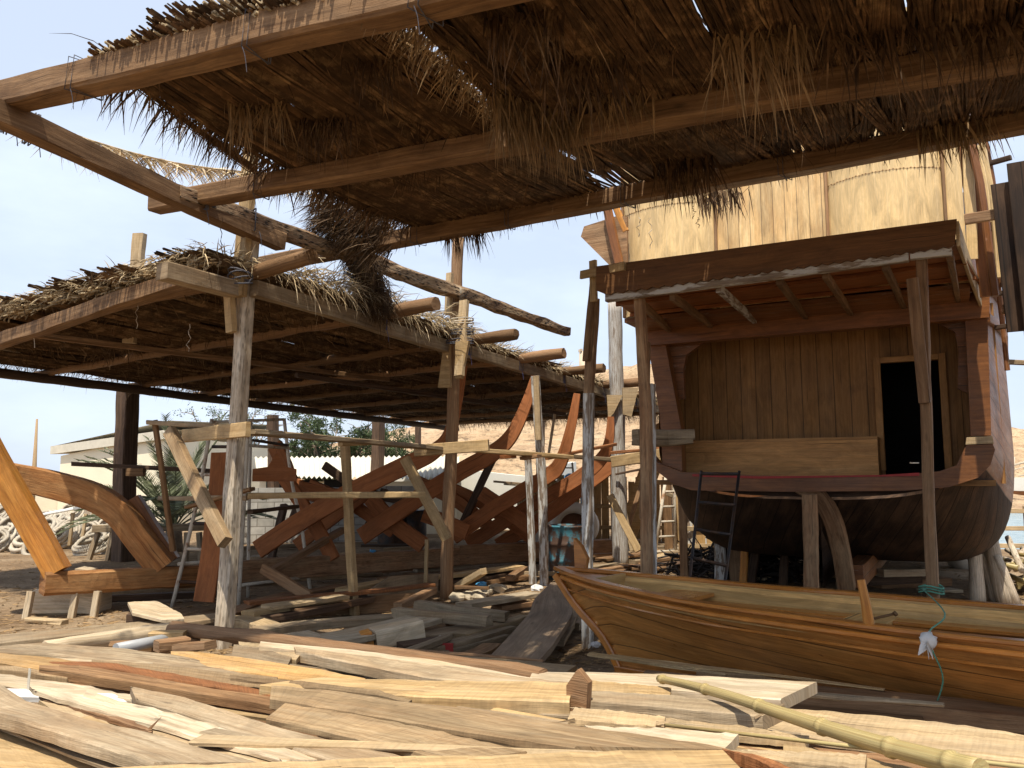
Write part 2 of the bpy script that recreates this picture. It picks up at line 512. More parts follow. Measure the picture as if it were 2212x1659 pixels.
m_plastic = plain('blue plastic', (.08, .30, .55), rough=.35, var=.1)
m_pvc = plain('grey plastic pipe', (.40, .41, .42), rough=.4, var=.1)
m_rock = plain('pale rock', (.46, .39, .28), var=.35, scale=5, bump=.8)
m_firew = plain('charred sticks', (.035, .028, .024), var=.5, scale=8)
m_glassf = plain('white fibreglass', (.78, .76, .68), rough=.35, var=.05, spec=.5)
m_tower = plain('tower stone', (.55, .45, .33), var=.15, scale=1)
m_corr = plain('grey cement sheet', (.46, .43, .37), var=.2, scale=3)

def ground_mat():
    m, nt, bs, out = newmat('sandy ground')
    L = nt.links
    oc = N(nt, 'ShaderNodeTexCoord').outputs['Object']
    a = noise_n(nt, oc, .9, 8, .62)
    b = noise_n(nt, oc, 11, 6, .7)
    c3 = noise_n(nt, oc, 70, 3, .7)
    col = ramp(nt, a, [(.3, (.155, .10, .058)), (.5, (.27, .185, .11)), (.7, (.38, .285, .185))])
    col = mixc(nt, col, ramp(nt, b, [(.3, g3(.62)), (.7, g3(1.2))]), 1, 'MULTIPLY')
    col = mixc(nt, col, ramp(nt, c3, [(.3, g3(.7)), (.7, g3(1.18))]), 1, 'MULTIPLY')
    vo = N(nt, 'ShaderNodeTexVoronoi')
    vo.inputs['Scale'].default_value = 16
    L.new(oc, vo.inputs['Vector'])
    chip = mixc(nt, ramp(nt, vo.outputs['Distance'], [(.13, g3(1)), (.2, g3(0))]), ramp(nt, noise_n(nt, oc, 1.6, 3), [(.48, g3(0)), (.62, g3(1))]), 1, 'MULTIPLY')
    col = mixc(nt, col, (.50, .38, .25), chip)
    L.new(col, bs.inputs['Base Color'])
    bs.inputs['Roughness'].default_value = .95
    bs.inputs['Specular IOR Level'].default_value = .1
    bp = N(nt, 'ShaderNodeBump')
    bp.inputs['Strength'].default_value = .8
    bp.inputs['Distance'].default_value = .04
    L.new(mixc(nt, b, c3, .4), bp.inputs['Height'])
    L.new(bp.outputs[0], bs.inputs['Normal'])
    return m
m_ground = ground_mat()
def hill_mat():
    m, nt, bs, out = newmat('rocky hillside')
    L = nt.links
    oc = N(nt, 'ShaderNodeTexCoord').outputs['Object']
    a = noise_n(nt, mapping(nt, oc, (.25, .25, 1.6)), 1, 8, .65)
    b = noise_n(nt, mapping(nt, oc, (1.3, 1.3, 4)), 1, 7, .7)
    c3 = noise_n(nt, oc, 3, 5, .7)
    col = ramp(nt, a, [(.3, (.34, .215, .12)), (.52, (.50, .35, .21)), (.7, (.58, .43, .28))])
    col = mixc(nt, col, ramp(nt, b, [(.38, g3(.42)), (.45, g3(1)), (.75, g3(1.1))]), 1, 'MULTIPLY')
    col = mixc(nt, col, ramp(nt, c3, [(.34, g3(.6)), (.5, g3(1.05))]), .7, 'MULTIPLY')
    L.new(col, bs.inputs['Base Color'])
    bs.inputs['Roughness'].default_value = .95
    bp = N(nt, 'ShaderNodeBump')
    bp.inputs['Strength'].default_value = 1
    bp.inputs['Distance'].default_value = .5
    L.new(mixc(nt, b, c3, .4), bp.inputs['Height'])
    L.new(bp.outputs[0], bs.inputs['Normal'])
    return m
m_hill = hill_mat()
def sea_mat():
    m, nt, bs, out = newmat('sea water')
    L = nt.links
    oc = N(nt, 'ShaderNodeTexCoord').outputs['Object']
    a = noise_n(nt, mapping(nt, oc, (1.2, 3.5, 1)), 1, 5, .6)
    L.new(ramp(nt, a, [(.35, (.16, .24, .27)), (.65, (.34, .42, .44))]), bs.inputs['Base Color'])
    bs.inputs['Roughness'].default_value = .25
    bp = N(nt, 'ShaderNodeBump')
    bp.inputs['Strength'].default_value = .7
    bp.inputs['Distance'].default_value = .15
    L.new(a, bp.inputs['Height'])
    L.new(bp.outputs[0], bs.inputs['Normal'])
    return m
m_sea = sea_mat()
def block_mat():
    m, nt, bs, out = newmat('concrete block wall')
    L = nt.links
    uv = N(nt, 'ShaderNodeUVMap').outputs[0]
    br = N(nt, 'ShaderNodeTexBrick')
    br.inputs['Color1'].default_value = (.42, .40, .36, 1)
    br.inputs['Color2'].default_value = (.52, .50, .46, 1)
    br.inputs['Mortar'].default_value = (.24, .22, .19, 1)
    br.inputs['Scale'].default_value = 1
    br.inputs['Mortar Size'].default_value = .012
    br.inputs['Brick Width'].default_value = .4
    br.inputs['Row Height'].default_value = .2
    L.new(uv, br.inputs['Vector'])
    oc = N(nt, 'ShaderNodeTexCoord').outputs['Object']
    L.new(mixc(nt, br.outputs[0], ramp(nt, noise_n(nt, oc, 5, 5), [(.3, g3(.75)), (.7, g3(1.15))]), 1, 'MULTIPLY'), bs.inputs['Base Color'])
    bs.inputs['Roughness'].default_value = .95
    return m
m_block = block_mat()
#==SECTION2==
# ------------------------------------------------------------------ terrain, sea, hills
def sstep(a, b, x):
    t = max(0, min(1, (x - a) / (b - a)))
    return t * t * (3 - 2 * t)
def gh(x, y):
    h = noise.noise(V3(x * .55, y * .55, 3)) * .03 + noise.noise(V3(x * 2.1, y * 2.1, 8)) * .012
    k = sstep(0, 5, y)
    sea = sstep(0, 4, y - 18.6 - noise.noise(V3(x * .3, 0, 1)) * 1.2) * sstep(0, 3, x - .17 * y - .3)
    return h * k - sea * 1.4
xs = [-400, -200, -110, -70, -45, -32] + [-24 + i * .5 for i in range(97)] + [27, 32, 40, 55, 80, 130, 220, 400]
ys = [-30, -12, -5, -2] + [i * .4 for i in range(0, 90)] + [40, 46, 55, 70, 90, 120, 170, 260, 420, 700]
mb = MB()
mb.grid([[V3(x, y, gh(x, y)) for x in xs] for y in ys], flip=True)
structure(mb.build('ground', m_ground, loc=(0, 0, 0)))
mb = MB()
mb.grid([[V3(x, y, -.28) for x in (-30, 0, 40, 120, 600)] for y in (14, 40, 90, 200, 700)], flip=True)
structure(mb.build('sea', m_sea, loc=(0, 0, -.28)))
def hill(name, x0, x1, y0, y1, topf, nx, ny, seed):
    mb = MB()
    rows = []
    for j in range(ny + 1):
        t = j / ny
        row = []
        for i in range(nx + 1):
            x = x0 + (x1 - x0) * i / nx
            y = y0 + (y1 - y0) * t
            top = topf(x)
            z = top * sstep(0, .8, t) ** .8 * (1 - .5 * sstep(.85, 1, t))
            z += (noise.fractal(V3(x * .14, y * .14, seed), 1, 2, 5) * .9) * min(1, t * 4) * (top / 9)
            led = noise.noise(V3(x * .05, z * .9, seed + 4)) * 1.1
            row.append(V3(x, y + led, z - .4))
        rows.append(row)
    mb.grid(rows, flip=True)
    return structure(mb.build(name, m_hill))
def top1(x):
    X = CX + F * x / 78
    pts = [(500, 1000), (760, 950), (860, 925), (1000, 880), (1150, 830), (1290, 797), (1340, 780), (1400, 778), (1500, 790), (1700, 830), (1900, 1000)]
    for (a, ya), (b, yb) in zip(pts, pts[1:]):
        if a <= X <= b:
            Y = ya + (yb - ya) * (X - a) / (b - a)
            return max(.3, P(X, Y, 78).z)
    return .3
hill('hillside', -28, 34, 44, 88, top1, 110, 46, 2)
def top2(x):
    X = CX + F * x / 165
    return max(.3, 15 + 3 * math.sin(x * .05) + noise.noise(V3(x * .1, 0, 0)) * 2) * sstep(2020, 2170, X) + .3
hill('far_hillside', 70, 210, 140, 170, top2, 90, 24, 9)

# ------------------------------------------------------------------ near thatched shed
C1 = V3(-2.67, 7.6)
zw = lambda a, b, X, Y: None
def on_cross(X, Y, off=0): return VP(X, Y, C1 + W * off, U)
c0, c1_ = on_cross(-40, 232), on_cross(606, 524)
l0, l1_ = on_cross(378, 418), on_cross(1224, 716)
def line_beam(Xp, Yp, Xq, Yq):
    p = on_cross(Xp, Yp)
    q = VP(Xq, Yq, p, W)
    d = (q - p) / (q - p).dot(W)
    return p, d
b1p, b1d = line_beam(28, 208, 760, 30)
b2p, b2d = line_beam(430, 425, 2100, 132)
b3p, b3d = line_beam(735, 540, 2212, 262)
s_of = lambda p: (p - C1).dot(U)
S1, S2, S3 = s_of(b1p), s_of(b2p), s_of(b3p)
def roofz(a, s):
    z1, z2, z3 = (b1p + b1d * a).z, (b2p + b2d * a).z, (b3p + b3d * a).z
    if s < S2: return z1 + (z2 - z1) * (s - S1) / (S2 - S1) + .09
    return z2 + (z3 - z2) * (s - S2) / (S3 - S2) + .09
def a_of(X, Y, z=None):
    r = ray(X, Y)
    # meet the roof underside by iteration
    z = 4.3
    for _ in range(8):
        p = EYE + r * ((z - EYE.z) / r.z)
        a, s = (p - C1).dot(W), (p - C1).dot(U)
        z = roofz(a, s)
    return a, s
def rp(a, s, dz=0):
    p = C1 + W * a + U * s
    return V3(p.x, p.y, roofz(a, s) + dz)
near = thing('thatched_shed', 'nearest open shed with palm thatch roof hung overhead on heavy timber beams', 'shed', (C1.x, C1.y, 0), 'thatched work sheds')
mb = MB(); mb.bar(c0, c1_, .15, .17, jit=.008, wob=.02)
o = mb.build('roof_beam', m_beam, near)
def lashing(parent, p, axis, w, h, mat=None, turns=3, r=.006, name='lashing'):
    mb = MB()
    ax = axis.normalized()
    sd = ax.cross(Z).normalized()
    up = sd.cross(ax)
    for k in range(turns):
        c = p + ax * (k - turns / 2) * r * 2.6 + ax * R.uniform(-.01, .01)
        sk = R.uniform(-.05, .05)
        pts = [c + sd * (w / 2 * x) + up * (h / 2 * y) + ax * sk * x for x, y in ((-1, -1), (1, -1), (1, 1), (-1, 1), (-1, -1))]
        mb.tube(pts, r, 5)
    e = p + sd * w / 2 - up * h / 2
    mb.tube(smooth([e, e + V3(.02, 0, -.06), e + V3(.03, .01, -.15)], 3), r * .6, 4)
    return mb.build(name, mat or m_rope, parent)
lashing(o, P(20, 252, c0.y + .35), c1_ - c0, .19, .21, turns=4)
lashing(o, P(70, 280, c0.y + .75), c1_ - c0, .19, .21, turns=3)
mb = MB(); mb.bar(l0, l1_, .16, .17, jit=.018, wob=.02, c=.03, n=40)
o = mb.build('roof_beam', m_pit, near)
lashing(o, on_cross(430, 432), U, .2, .2, turns=3)
lashing(o, on_cross(985, 640), U, .2, .2, m_ropew, turns=4)
lashing(o, on_cross(545, 480), U, .2, .22, turns=2)
for p, d, a0, a1, w, h in ((b1p, b1d, -.08, 11, .20, .20), (b2p, b2d, -.62, 11, .17, .17), (b3p, b3d, -1.32, 11, .17, .17)):
    mb = MB(); mb.bar(p + d * a0, p + d * a1, w, h, jit=.006, wob=.015, c=.02, n=36)
    o = mb.build('roof_beam', m_beam, near)
    for q in (.9, 2.4, 3.6, 4.9):
        if R.random() < .8: lashing(o, p + d * (q + R.uniform(-.2, .2)), d, w * 1.1, h * 1.15, turns=2, r=.004)
# posts that carry it (their near row stands along the cross beam)
def post(parent, Xb, Yb, Xt, Yt, w, mat, d=None, name='post', h=None, jit=.008, round_=False, c=.02, wob=.02):
    b = G(Xb, Yb) if d is None else P(Xb, Yb, d)
    b = V3(b.x, b.y, -.05)
    t = P(Xt, Yt, b.y)
    mb = MB()
    if round_: mb.log(b, t, w / 2, w / 2 * .9, jit=jit, wob=wob)
    else: mb.bar(b, t, w, h or w, up=V3(.5, .8, 0), jit=jit, wob=wob, c=c, n=24)
    return mb.build(name, mat, parent), b, t
post(near, 480, 1400, 541, 520, .142, m_wpost)
mb = MB(); mb.bar(P(516, 640, 7.78), P(543, 322, 7.78), .16, .08, up=V3(.5, .8, 0), jit=.006); mb.build('post', m_tan, near)
post(near, 964, 1290, 990, 515, .185, m_rpost, round_=True)
mb = MB(); p = P(1003, 560, 10.75); q2 = P(992, 800, 10.6); mb.bar(P(1003, 650, 10.7), P(992, 812, 10.55), .13, .07, up=V3(.5, .8, 0)); mb.build('strapped_block', m_pale, near)
mb = MB(); mb.bar(P(972, 590, 11.0), P(968, 680, 11.0), .09, .07, up=V3(.5, .8, 0)); mb.build('strapped_block', m_pale, near)
mb = MB(); mb.prism([(0, 0), (.18, 0), (.16, .62), (.08, .62)], .07, P(948, 838, 10.95), V3(.9, -.3, 0).normalized(), Z); mb.build('bracket', m_tan, near)
mb = MB(); mb.prism([(0, 0), (.09, 0), (.19, .5), (0, .5)], .07, P(985, 818, 10.6), V3(.9, -.3, 0).normalized(), Z); mb.build('bracket', m_tan, near)
mb = MB(); mb.bar(P(495, 625, 7.75), P(500, 718, 7.75), .10, .07, up=V3(.5, .8, 0)); mb.build('bracket', m_tan, near)
for Y, mt in ((698, m_ropew), (722, m_rope), (742, m_rope)):
    p = P(988, Y, 10.72)
    mb = MB()
    for k in range(3):
        pts = [p + V3(.19 * math.cos(t) + .03, .13 * math.sin(t), .02 * math.sin(t + k) + .02 * k) for t in [i * math.pi / 6 for i in range(13)]]
        mb.tube(pts, .008, 5)
    mb.build('lashing', mt, near)
p = P(519, 605, 7.6)
mb = MB()
for k in range(4):
    pts = [p + V3(.115 * math.cos(t) - .0, .13 * math.sin(t), .035 * math.sin(t * 1 + k * 1.3) + .03 * k - .03) for t in [i * math.pi / 6 for i in range(13)]]
    mb.tube(pts, .0075, 5)
mb.build('lashing', m_rope, near)
# thatch
def thatch(a0, a1, s0, s1, dens, r, layers, hang, seed, pt, ua, us, edge=.12, name='thatch_mat', mat=None, parent=None, lenr=(1.0, 2.4), holes=()):
    rr = random.Random(seed)
    mb = MB()
    n = int((a1 - a0) * dens)
    ci = 0
    for _ in range(n):
        if ci <= 0:
            ci = rr.randint(5, 10); ac_, yaw, tc_ = rr.uniform(a0, a1), rr.gauss(0, .07), rr.uniform(.55, 1.5)
            Lc, sc0 = rr.uniform(*lenr), rr.random(); zc_ = rr.uniform(0, layers)
            if rr.random() < .3: zc_ = rr.uniform(-.015, .0); tc_ *= 1.25
        ci -= 1
        L = Lc * rr.uniform(.85, 1.1)
        a = min(a1, max(a0, ac_ + rr.gauss(0, .045)))
        s = s0 - L * .35 + sc0 * ((s1 - L * .65) - (s0 - L * .35)) + rr.gauss(0, .08)
        e0, e1 = max(s, s0 - rr.uniform(0, edge)), min(s + L, s1 + rr.uniform(0, edge))
        if e1 - e0 < .25: continue
        da = (yaw + rr.gauss(0, .015)) * (e1 - e0)
        if any(h0 < a + da * .5 < h1 and hs0 < (e0 + e1) / 2 < hs1 for h0, h1, hs0, hs1 in holes): continue
        z0, z1 = max(-.02, zc_ + rr.gauss(0, .012)), max(-.02, zc_ + rr.gauss(0, .02))
        tone = tc_ * rr.uniform(.8, 1.2)
        b = len(mb.v)
        k = 3
        q = r * rr.uniform(.6, 1.5)
        ns = 3
        for i in range(k + 1):
            t = i / k
            c = pt(a + da * t + rr.uniform(-.006, .006), e0 + (e1 - e0) * t, z0 + (z1 - z0) * t - .015 * math.sin(t * 3.1))
            for m_ in range(ns):
                an = m_ * 2.094 + .5
                mb.v.append(c + ua * (q * math.cos(an)) + Z * (q * .8 * math.sin(an)))
        for i in range(k):
            for m_ in range(ns):
                m2 = (m_ + 1) % ns
                mb.face((b + i * ns + m_, b + i * ns + m2, b + (i + 1) * ns + m2, b + (i + 1) * ns + m_), [(0, 0)] * 4, tone)
    # leaflets: long thin ones lying in the mat, and clumps hanging below
    for _ in range(int((a1 - a0) * (s1 - s0) * hang)):
        ca, cs = rr.uniform(a0, a1), rr.uniform(s0, s1)
        kk = rr.randint(3, 14)
        big = rr.random() < .12
        if big: kk *= 2
        dirn = (us * rr.uniform(-.3, 1) + ua * rr.uniform(-.7, .7) + Z * rr.uniform(-1.3, -.25)).normalized()
        for _ in range(kk):
            p = pt(ca + rr.gauss(0, .07), cs + rr.gauss(0, .10), rr.uniform(-.02, .05))
            d = (dirn + Vector((rr.gauss(0, .3), rr.gauss(0, .3), rr.gauss(0, .25)))).normalized()
            L = rr.uniform(.07, .22) * (1.7 if big else 1)
            mb.blade(p, d, L, rr.uniform(.006, .014), rr.uniform(.3, 1.4), rr.uniform(.5, 1.6), 2)
    return mb.build(name, mat or m_straw, parent)
aL, _s = a_of(315, 190)
aG, _s = a_of(935, 130)
aG2, _s = a_of(1440, 330)
aG3, _s = a_of(2080, 230)
print('roof', 'S', S1, S2, S3, 'a', aL, aG, aG2, aG3)
SE = S3 + .22
edges = [aL, aG - .05, aG + .10, aG + 1.55, aG + 2.9, aG + 4.2, 8.2]
cuts = [(aL, aG - .10), (aG + .13, aG + 1.5), (aG + 1.52, aG + 2.9), (aG + 2.92, aG + 4.3), (aG + 4.32, 8.4), (8.42, 11)]
for i, (x0, x1) in enumerate(cuts):
    sE = SE if i else S3 + .12
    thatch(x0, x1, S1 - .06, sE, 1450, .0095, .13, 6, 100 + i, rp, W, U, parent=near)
# ragged leaflets of the mat edges (they curl over the gaps)
def fringe(parent, pt, a0, a1, s0, s1, n, L, dirs, seed, w=.012, spread=.35, droop=1.0, name='thatch_fringe', mat=None, dz=(0, .1)):
    rr = random.Random(seed)
    mb = MB()
    for _ in range(n):
        t = rr.random()
        p = pt(a0 + (a1 - a0) * t + rr.gauss(0, .035), s0 + (s1 - s0) * t + rr.gauss(0, .035), rr.uniform(*dz))
        d = (Vector(dirs) + Vector((rr.gauss(0, spread), rr.gauss(0, spread), rr.gauss(0, spread)))).normalized()
        mb.blade(p, d, L * rr.uniform(.5, 1.3), w * rr.uniform(.5, 1.3), droop * rr.uniform(.4, 1.5), rr.uniform(.55, 1.5), 3)
    return mb.build(name, mat or m_leafdry, parent)
fringe(near, rp, aL, aL, S1, S3, 850, .36, -W * .8 + Z * -.3 + U * .3, 1, w=.016, mat=m_straw)
fringe(near, rp, aG - .10, aG - .10, S1, S2, 420, .2, W * .5 + Z * .1, 2)
fringe(near, rp, aG + .14, aG + .14, S1, S2, 480, .26, -W * .45 - Z * .5, 3)
fringe(near, rp, aG + .15, aG + .55, S2 - .55, S2 - .1, 380, .42, -Z * 1 + W * .1, 4, spread=.16, dz=(-.06, 0))
fringe(near, rp, aL + .4, 8, SE, SE, 700, .2, U * .5 - Z * .8, 5, spread=.3, w=.015, mat=m_straw)
for k, (X, Y, nn, LL) in enumerate(((1640, 60, 200, .6), (1700, 200, 150, .4), (1480, 340, 330, .5), (1000, 480, 260, .42), (560, 220, 200, .42), (700, 250, 220, .40), (820, 120, 120, .3), (1130, 20, 140, .5), (2060, 260, 250, .42), (1900, 60, 160, .45), (1560, 410, 200, .35), (1250, 120, 180, .45), (1330, 200, 160, .35), (2150, 40, 200, .45))):
    a, s = a_of(X, Y)
    fringe(near, rp, a - .22, a + .22, s - .04, s + .04, int(nn * .5), LL * .8, -Z + W * .1, 20 + k, spread=.24, w=.016, mat=(m_straw if k % 4 else m_leafdry), dz=(-.05, .03), droop=.5)
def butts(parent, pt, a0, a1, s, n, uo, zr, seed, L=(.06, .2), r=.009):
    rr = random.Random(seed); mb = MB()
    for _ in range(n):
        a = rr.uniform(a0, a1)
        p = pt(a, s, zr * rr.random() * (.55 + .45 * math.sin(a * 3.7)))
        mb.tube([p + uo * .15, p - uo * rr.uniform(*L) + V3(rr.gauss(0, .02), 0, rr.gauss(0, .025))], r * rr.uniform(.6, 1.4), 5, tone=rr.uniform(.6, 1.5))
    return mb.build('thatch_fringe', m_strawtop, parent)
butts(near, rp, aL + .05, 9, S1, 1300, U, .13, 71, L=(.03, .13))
0 and fringe(near, rp, aL - .1, 6, S1 - .05, S1 - .05, 500, .16, -U * .8 + Z * .2, 72, mat=m_strawtop, dz=(.05, .2))
# hanging bunch at the far left corner of the roof
a, s = a_of(735, 470)
mb = MB()
for k in range(3200):
    t = R.random()
    p = on_cross(775, 545).lerp(P(822, 655, on_cross(790, 560).y), t ** 1.0) + Vector((R.gauss(0, .07), R.gauss(0, .07), R.gauss(0, .05)))
    d = Vector((R.gauss(0, .5), R.gauss(0, .5), -.9 + R.gauss(0, .3)))
    mb.blade(p, d, R.uniform(.12, .42), R.uniform(.006, .013), .6, R.uniform(.35, 1.1), 2)
for k in range(2000):
    X = R.uniform(695, 850); Y = 440 + (X - 695) * .35 + R.uniform(-25, 55)
    p = P(X, Y, 8.6 + R.uniform(-.2, .2))
    d = -W * R.uniform(.5, 1) + Z * R.uniform(-.8, .1) + U * R.gauss(0, .3)
    mb.blade(p, d, R.uniform(.15, .5), R.uniform(.006, .013), .5, R.uniform(.35, 1.1), 2)
mb.build('hanging_thatch', m_straw2, near)
# dry frond hooked between the beams
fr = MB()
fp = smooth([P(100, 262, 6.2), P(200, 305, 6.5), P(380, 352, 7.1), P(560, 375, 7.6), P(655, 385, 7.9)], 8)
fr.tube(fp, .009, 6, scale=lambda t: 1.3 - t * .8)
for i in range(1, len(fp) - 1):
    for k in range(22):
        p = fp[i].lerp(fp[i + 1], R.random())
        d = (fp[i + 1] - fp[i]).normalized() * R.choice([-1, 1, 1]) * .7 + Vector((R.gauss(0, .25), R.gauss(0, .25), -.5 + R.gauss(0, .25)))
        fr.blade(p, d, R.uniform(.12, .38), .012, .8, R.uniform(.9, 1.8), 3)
tag(fr.build('palm_frond', m_strawtop), 'loose sunlit dry palm frond hooked across the gap beside the near shed roof', 'palm frond')  # sunlit look of the frond comes from the paler straw colour
# loose strings
def strings(parent, pts, mat, n='string', r=.004):
    mb = MB()
    for X, Y, d, L in pts:
        p = P(X, Y, d)
        q = [p + V3(noise.noise(V3(k * .6, X, 0)) * .05, noise.noise(V3(k * .6, 9, X)) * .05, -L * k / 8) for k in range(9)]
        mb.tube(q, r, 4)
    return mb.build(n, mat, parent)
strings(near, [(325, 125, 5.5, .22), (398, 190, 6.2, .46), (1405, 470, 7.6, .32), (1380, 470, 7.6, .2)], m_ropew)
strings(near, [(1498, 445, 7.1, .12), (1508, 470, 7.1, .1), (480, 470, 7.2, .3), (690, 120, 5, .12)], m_straw2)

# ------------------------------------------------------------------ far thatched shed
far = thing('thatched_shed', 'lower thatched shed behind, roofing the unfinished boat frames', 'shed', (C1.x + U.x * 6, C1.y + U.y * 6, 0), 'thatched work sheds')
W2 = V3(.829, -.559)
e0, e1 = on_cross(560, 625), on_cross(1400, 880)
LO = C1 - W2 * 8
k0, k1 = VP(0, 803, LO, U), VP(965, 925, LO, U)
def ez(s):
    t = (s - s_of(e0)) / (s_of(e1) - s_of(e0)); return e0.z + (e1.z - e0.z) * t
def lz(s):
    sk0, sk1 = (k0 - LO).dot(U), (k1 - LO).dot(U)
    return k0.z + (k1.z - k0.z) * (s - sk0) / (sk1 - sk0)
def rp2(a, s, dz=0):   # a: 0 at near edge, 8 at left edge, along -W2
    p = C1 - W2 * a + U * s
    t = a / 8
    sag = -.0
    return V3(p.x, p.y, ez(s) * (1 - t) + lz(s) * t + .17 + dz + sag)
mb = MB(); mb.bar(on_cross(350, 585) , on_cross(503, 625), .16, .15, jit=.006); mb.build('edge_beam', m_grey, far)
mb = MB(); mb.bar(on_cross(548, 622), on_cross(962, 748), .11, .16, jit=.006, wob=.02); mb.build('edge_beam', m_grey, far)
mb = MB(); mb.bar(on_cross(1008, 757), on_cross(1425, 885), .11, .16, jit=.006, wob=.02); mb.build('edge_beam', m_grey, far)
mb = MB(); mb.log(k0 - U * 1.6, k1 + U * .6, .085, .085, wob=.02); mb.build('edge_beam', m_dark, far)
tips = [(665, 576), (930, 642), (1110, 697), (1200, 748), (1310, 778), (1368, 806)]
sl = [.2, 2.25, 4.15, 5.7, 7.3, 9.1, 10.9, 12.6, 14.3]
for i, s in enumerate(sl):
    hi = rp2(-.85 if i < 6 else -.3, s, -.01)
    lo = rp2(8.5, s, -.07)
    mb = MB(); mb.log(hi, lo, .075 + .01 * (i % 2), .06, n=10, jit=.012, wob=.04)
    o = mb.build('roof_beam', m_brown if i % 2 else m_beam, far)
    if i: lashing(o, rp2(.0, s, -.06), U, .13, .3, m_ropeb, turns=3, r=.005)
mb = MB(); mb.bar(rp2(.35, -.35, -.16), VP(-60, 758, C1 - U * .35, W2), .15, .15, jit=.008, wob=.015); mb.build('roof_beam', m_beam, far)
mb = MB(); mb.bar(P(34, 718, 9.3), rp2(2.6, 5.5, -.2), .06, .07, n=14); mb.build('purlin', m_beam, far)
mb = MB(); mb.bar(P(640, 810, 11.5), P(1220, 895, 17), .07, .07); mb.build('purlin', m_dark, far)
for (x0, x1, sd_) in ((0.02, 2.7, 1), (2.75, 5.4, 2), (5.45, 8.2, 3)):
    thatch(x0, x1, -.5, 14.8, 700, .014, .10, 7, 300 + sd_, rp2, -W2, U, parent=far, mat=m_straw2, lenr=(1.4, 3.6), edge=.14)
    mb = MB(); rr_ = random.Random(sd_)
    mb.grid([[rp2(x0 + (x1 - x0) * j / 8, -.35 + 14.9 * i / 40, .09 + rr_.uniform(-.015, .015)) for j in range(9)] for i in range(41)])
    mb.build('thatch_mat', m_straw2, far)  # added sheet inside the thatch, stops light leaking through
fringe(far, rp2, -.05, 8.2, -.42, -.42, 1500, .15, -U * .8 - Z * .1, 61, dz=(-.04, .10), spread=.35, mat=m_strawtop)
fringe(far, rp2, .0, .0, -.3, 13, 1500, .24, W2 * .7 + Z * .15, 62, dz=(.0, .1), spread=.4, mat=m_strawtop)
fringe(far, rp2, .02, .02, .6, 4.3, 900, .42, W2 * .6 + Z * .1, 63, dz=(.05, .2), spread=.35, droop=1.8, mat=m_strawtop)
fringe(far, rp2, 8.2, 8.2, -.3, 14, 1500, .3, -W2 * .5 - Z * .3, 64, dz=(-.05, .1))
fringe(far, rp2, .3, 8.0, 14.9, 14.9, 1300, .3, U * .3 - Z * .6, 65, dz=(-.05, .1), mat=m_straw2)
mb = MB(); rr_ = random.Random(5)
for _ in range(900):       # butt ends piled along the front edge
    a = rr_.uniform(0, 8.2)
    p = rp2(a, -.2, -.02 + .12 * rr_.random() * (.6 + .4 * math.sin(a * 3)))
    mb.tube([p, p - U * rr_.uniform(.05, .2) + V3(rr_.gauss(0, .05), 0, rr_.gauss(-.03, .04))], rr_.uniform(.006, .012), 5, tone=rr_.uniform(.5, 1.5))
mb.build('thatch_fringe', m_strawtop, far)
strings(far, [(299, 640, 8.6, .36), (76, 700, 9.2, .28), (410, 700, 8.4, .3), (1498, 800, 14, .3)], m_ropew)
# posts of the far shed
post(far, 1340, 1228, 1328, 655, .30, m_limed_sun, round_=True, d=15.2)
post(far, 266, 1213, 276, 838, .36, m_dark, h=.30, wob=.03)
for X, Y, X2, Y2, w in ((592, 1160, 590, 897, .25), (812, 1150, 818, 905, .3), (903, 1120, 903, 912, .2), (1165, 1150, 1168, 905, .2)):
    post(far, X, Y, X2, Y2, w, m_dark, d=G(X, Y).y)
mb = MB(); mb.prism([(0, .1), (.1, 0), (.12, .45), (-.18, .45)], .08, P(1325, 905, 15.0), V3(-1, 0, 0), Z); mb.prism([(0, 0), (.16, -.05), (.3, .5), (0, .5)], .08, P(1345, 895, 14.95), V3(1, 0, 0), Z); mb.build('bracket', m_pale, far)
# tall off-cut standing above the far shed
t = P(302, 505, rp2(3.3, 1.2).y + .6)
mb = MB(); mb.bar(V3(t.x - .06, t.y, 3.5), t, .19, .08, up=V3(.3, 1, 0), jit=.008, n=20)
tag(mb.build('timber_post', m_pale), 'pale ribbed timber standing up through the far thatch on the left', 'post')
#==SECTION3==
# ------------------------------------------------------------------ the big dhow on the slip (stern view)
O = V3(1.79, 10.0)
AC = 1.8
def S(X, Y, off=0): return VP(X, Y, O + U * off, W)
def D3(a, off, z): return V3(O.x + W.x * a + U.x * off, O.y + W.y * a + U.y * off, z)
def plate(px, off, th, mat, name, parent, tone=None):
    o = O + U * off
    out = []
    for X, Y in px:
        p = S(X, Y, off); out.append(((p - o).dot(W), p.z))
    ar = sum(out[i][0] * out[(i + 1) % len(out)][1] - out[(i + 1) % len(out)][0] * out[i][1] for i in range(len(out)))
    if ar < 0: out = out[::-1]
    mb = MB(); mb.prism(out, th, o, W, Z, tone=tone)
    return mb.build(name, mat, parent)
dhow = thing('dhow', 'tall unfinished wooden dhow on the slip, seen from its red brown open stern', 'boat', (D3(AC, 3, 0)))
def lerpt(tab, x):
    if x <= tab[0][0]: return tab[0][1]
    for (a, ya), (b, yb) in zip(tab, tab[1:]):
        if x <= b:
            t = (x - a) / (b - a); return ya + (yb - ya) * t
    return tab[-1][1]
HW = [(0, 1.76), (.5, 1.86), (1, 1.96), (2, 2.10), (4, 2.2), (6, 2.15), (9, 1.75), (11, 1.0), (12.5, .12)]
ZB = [(0, 1.40), (.4, 1.2), (.8, 1.0), (1.3, .78), (2, .56), (3, .46), (6, .42), (10, .5), (12.5, 1.4)]
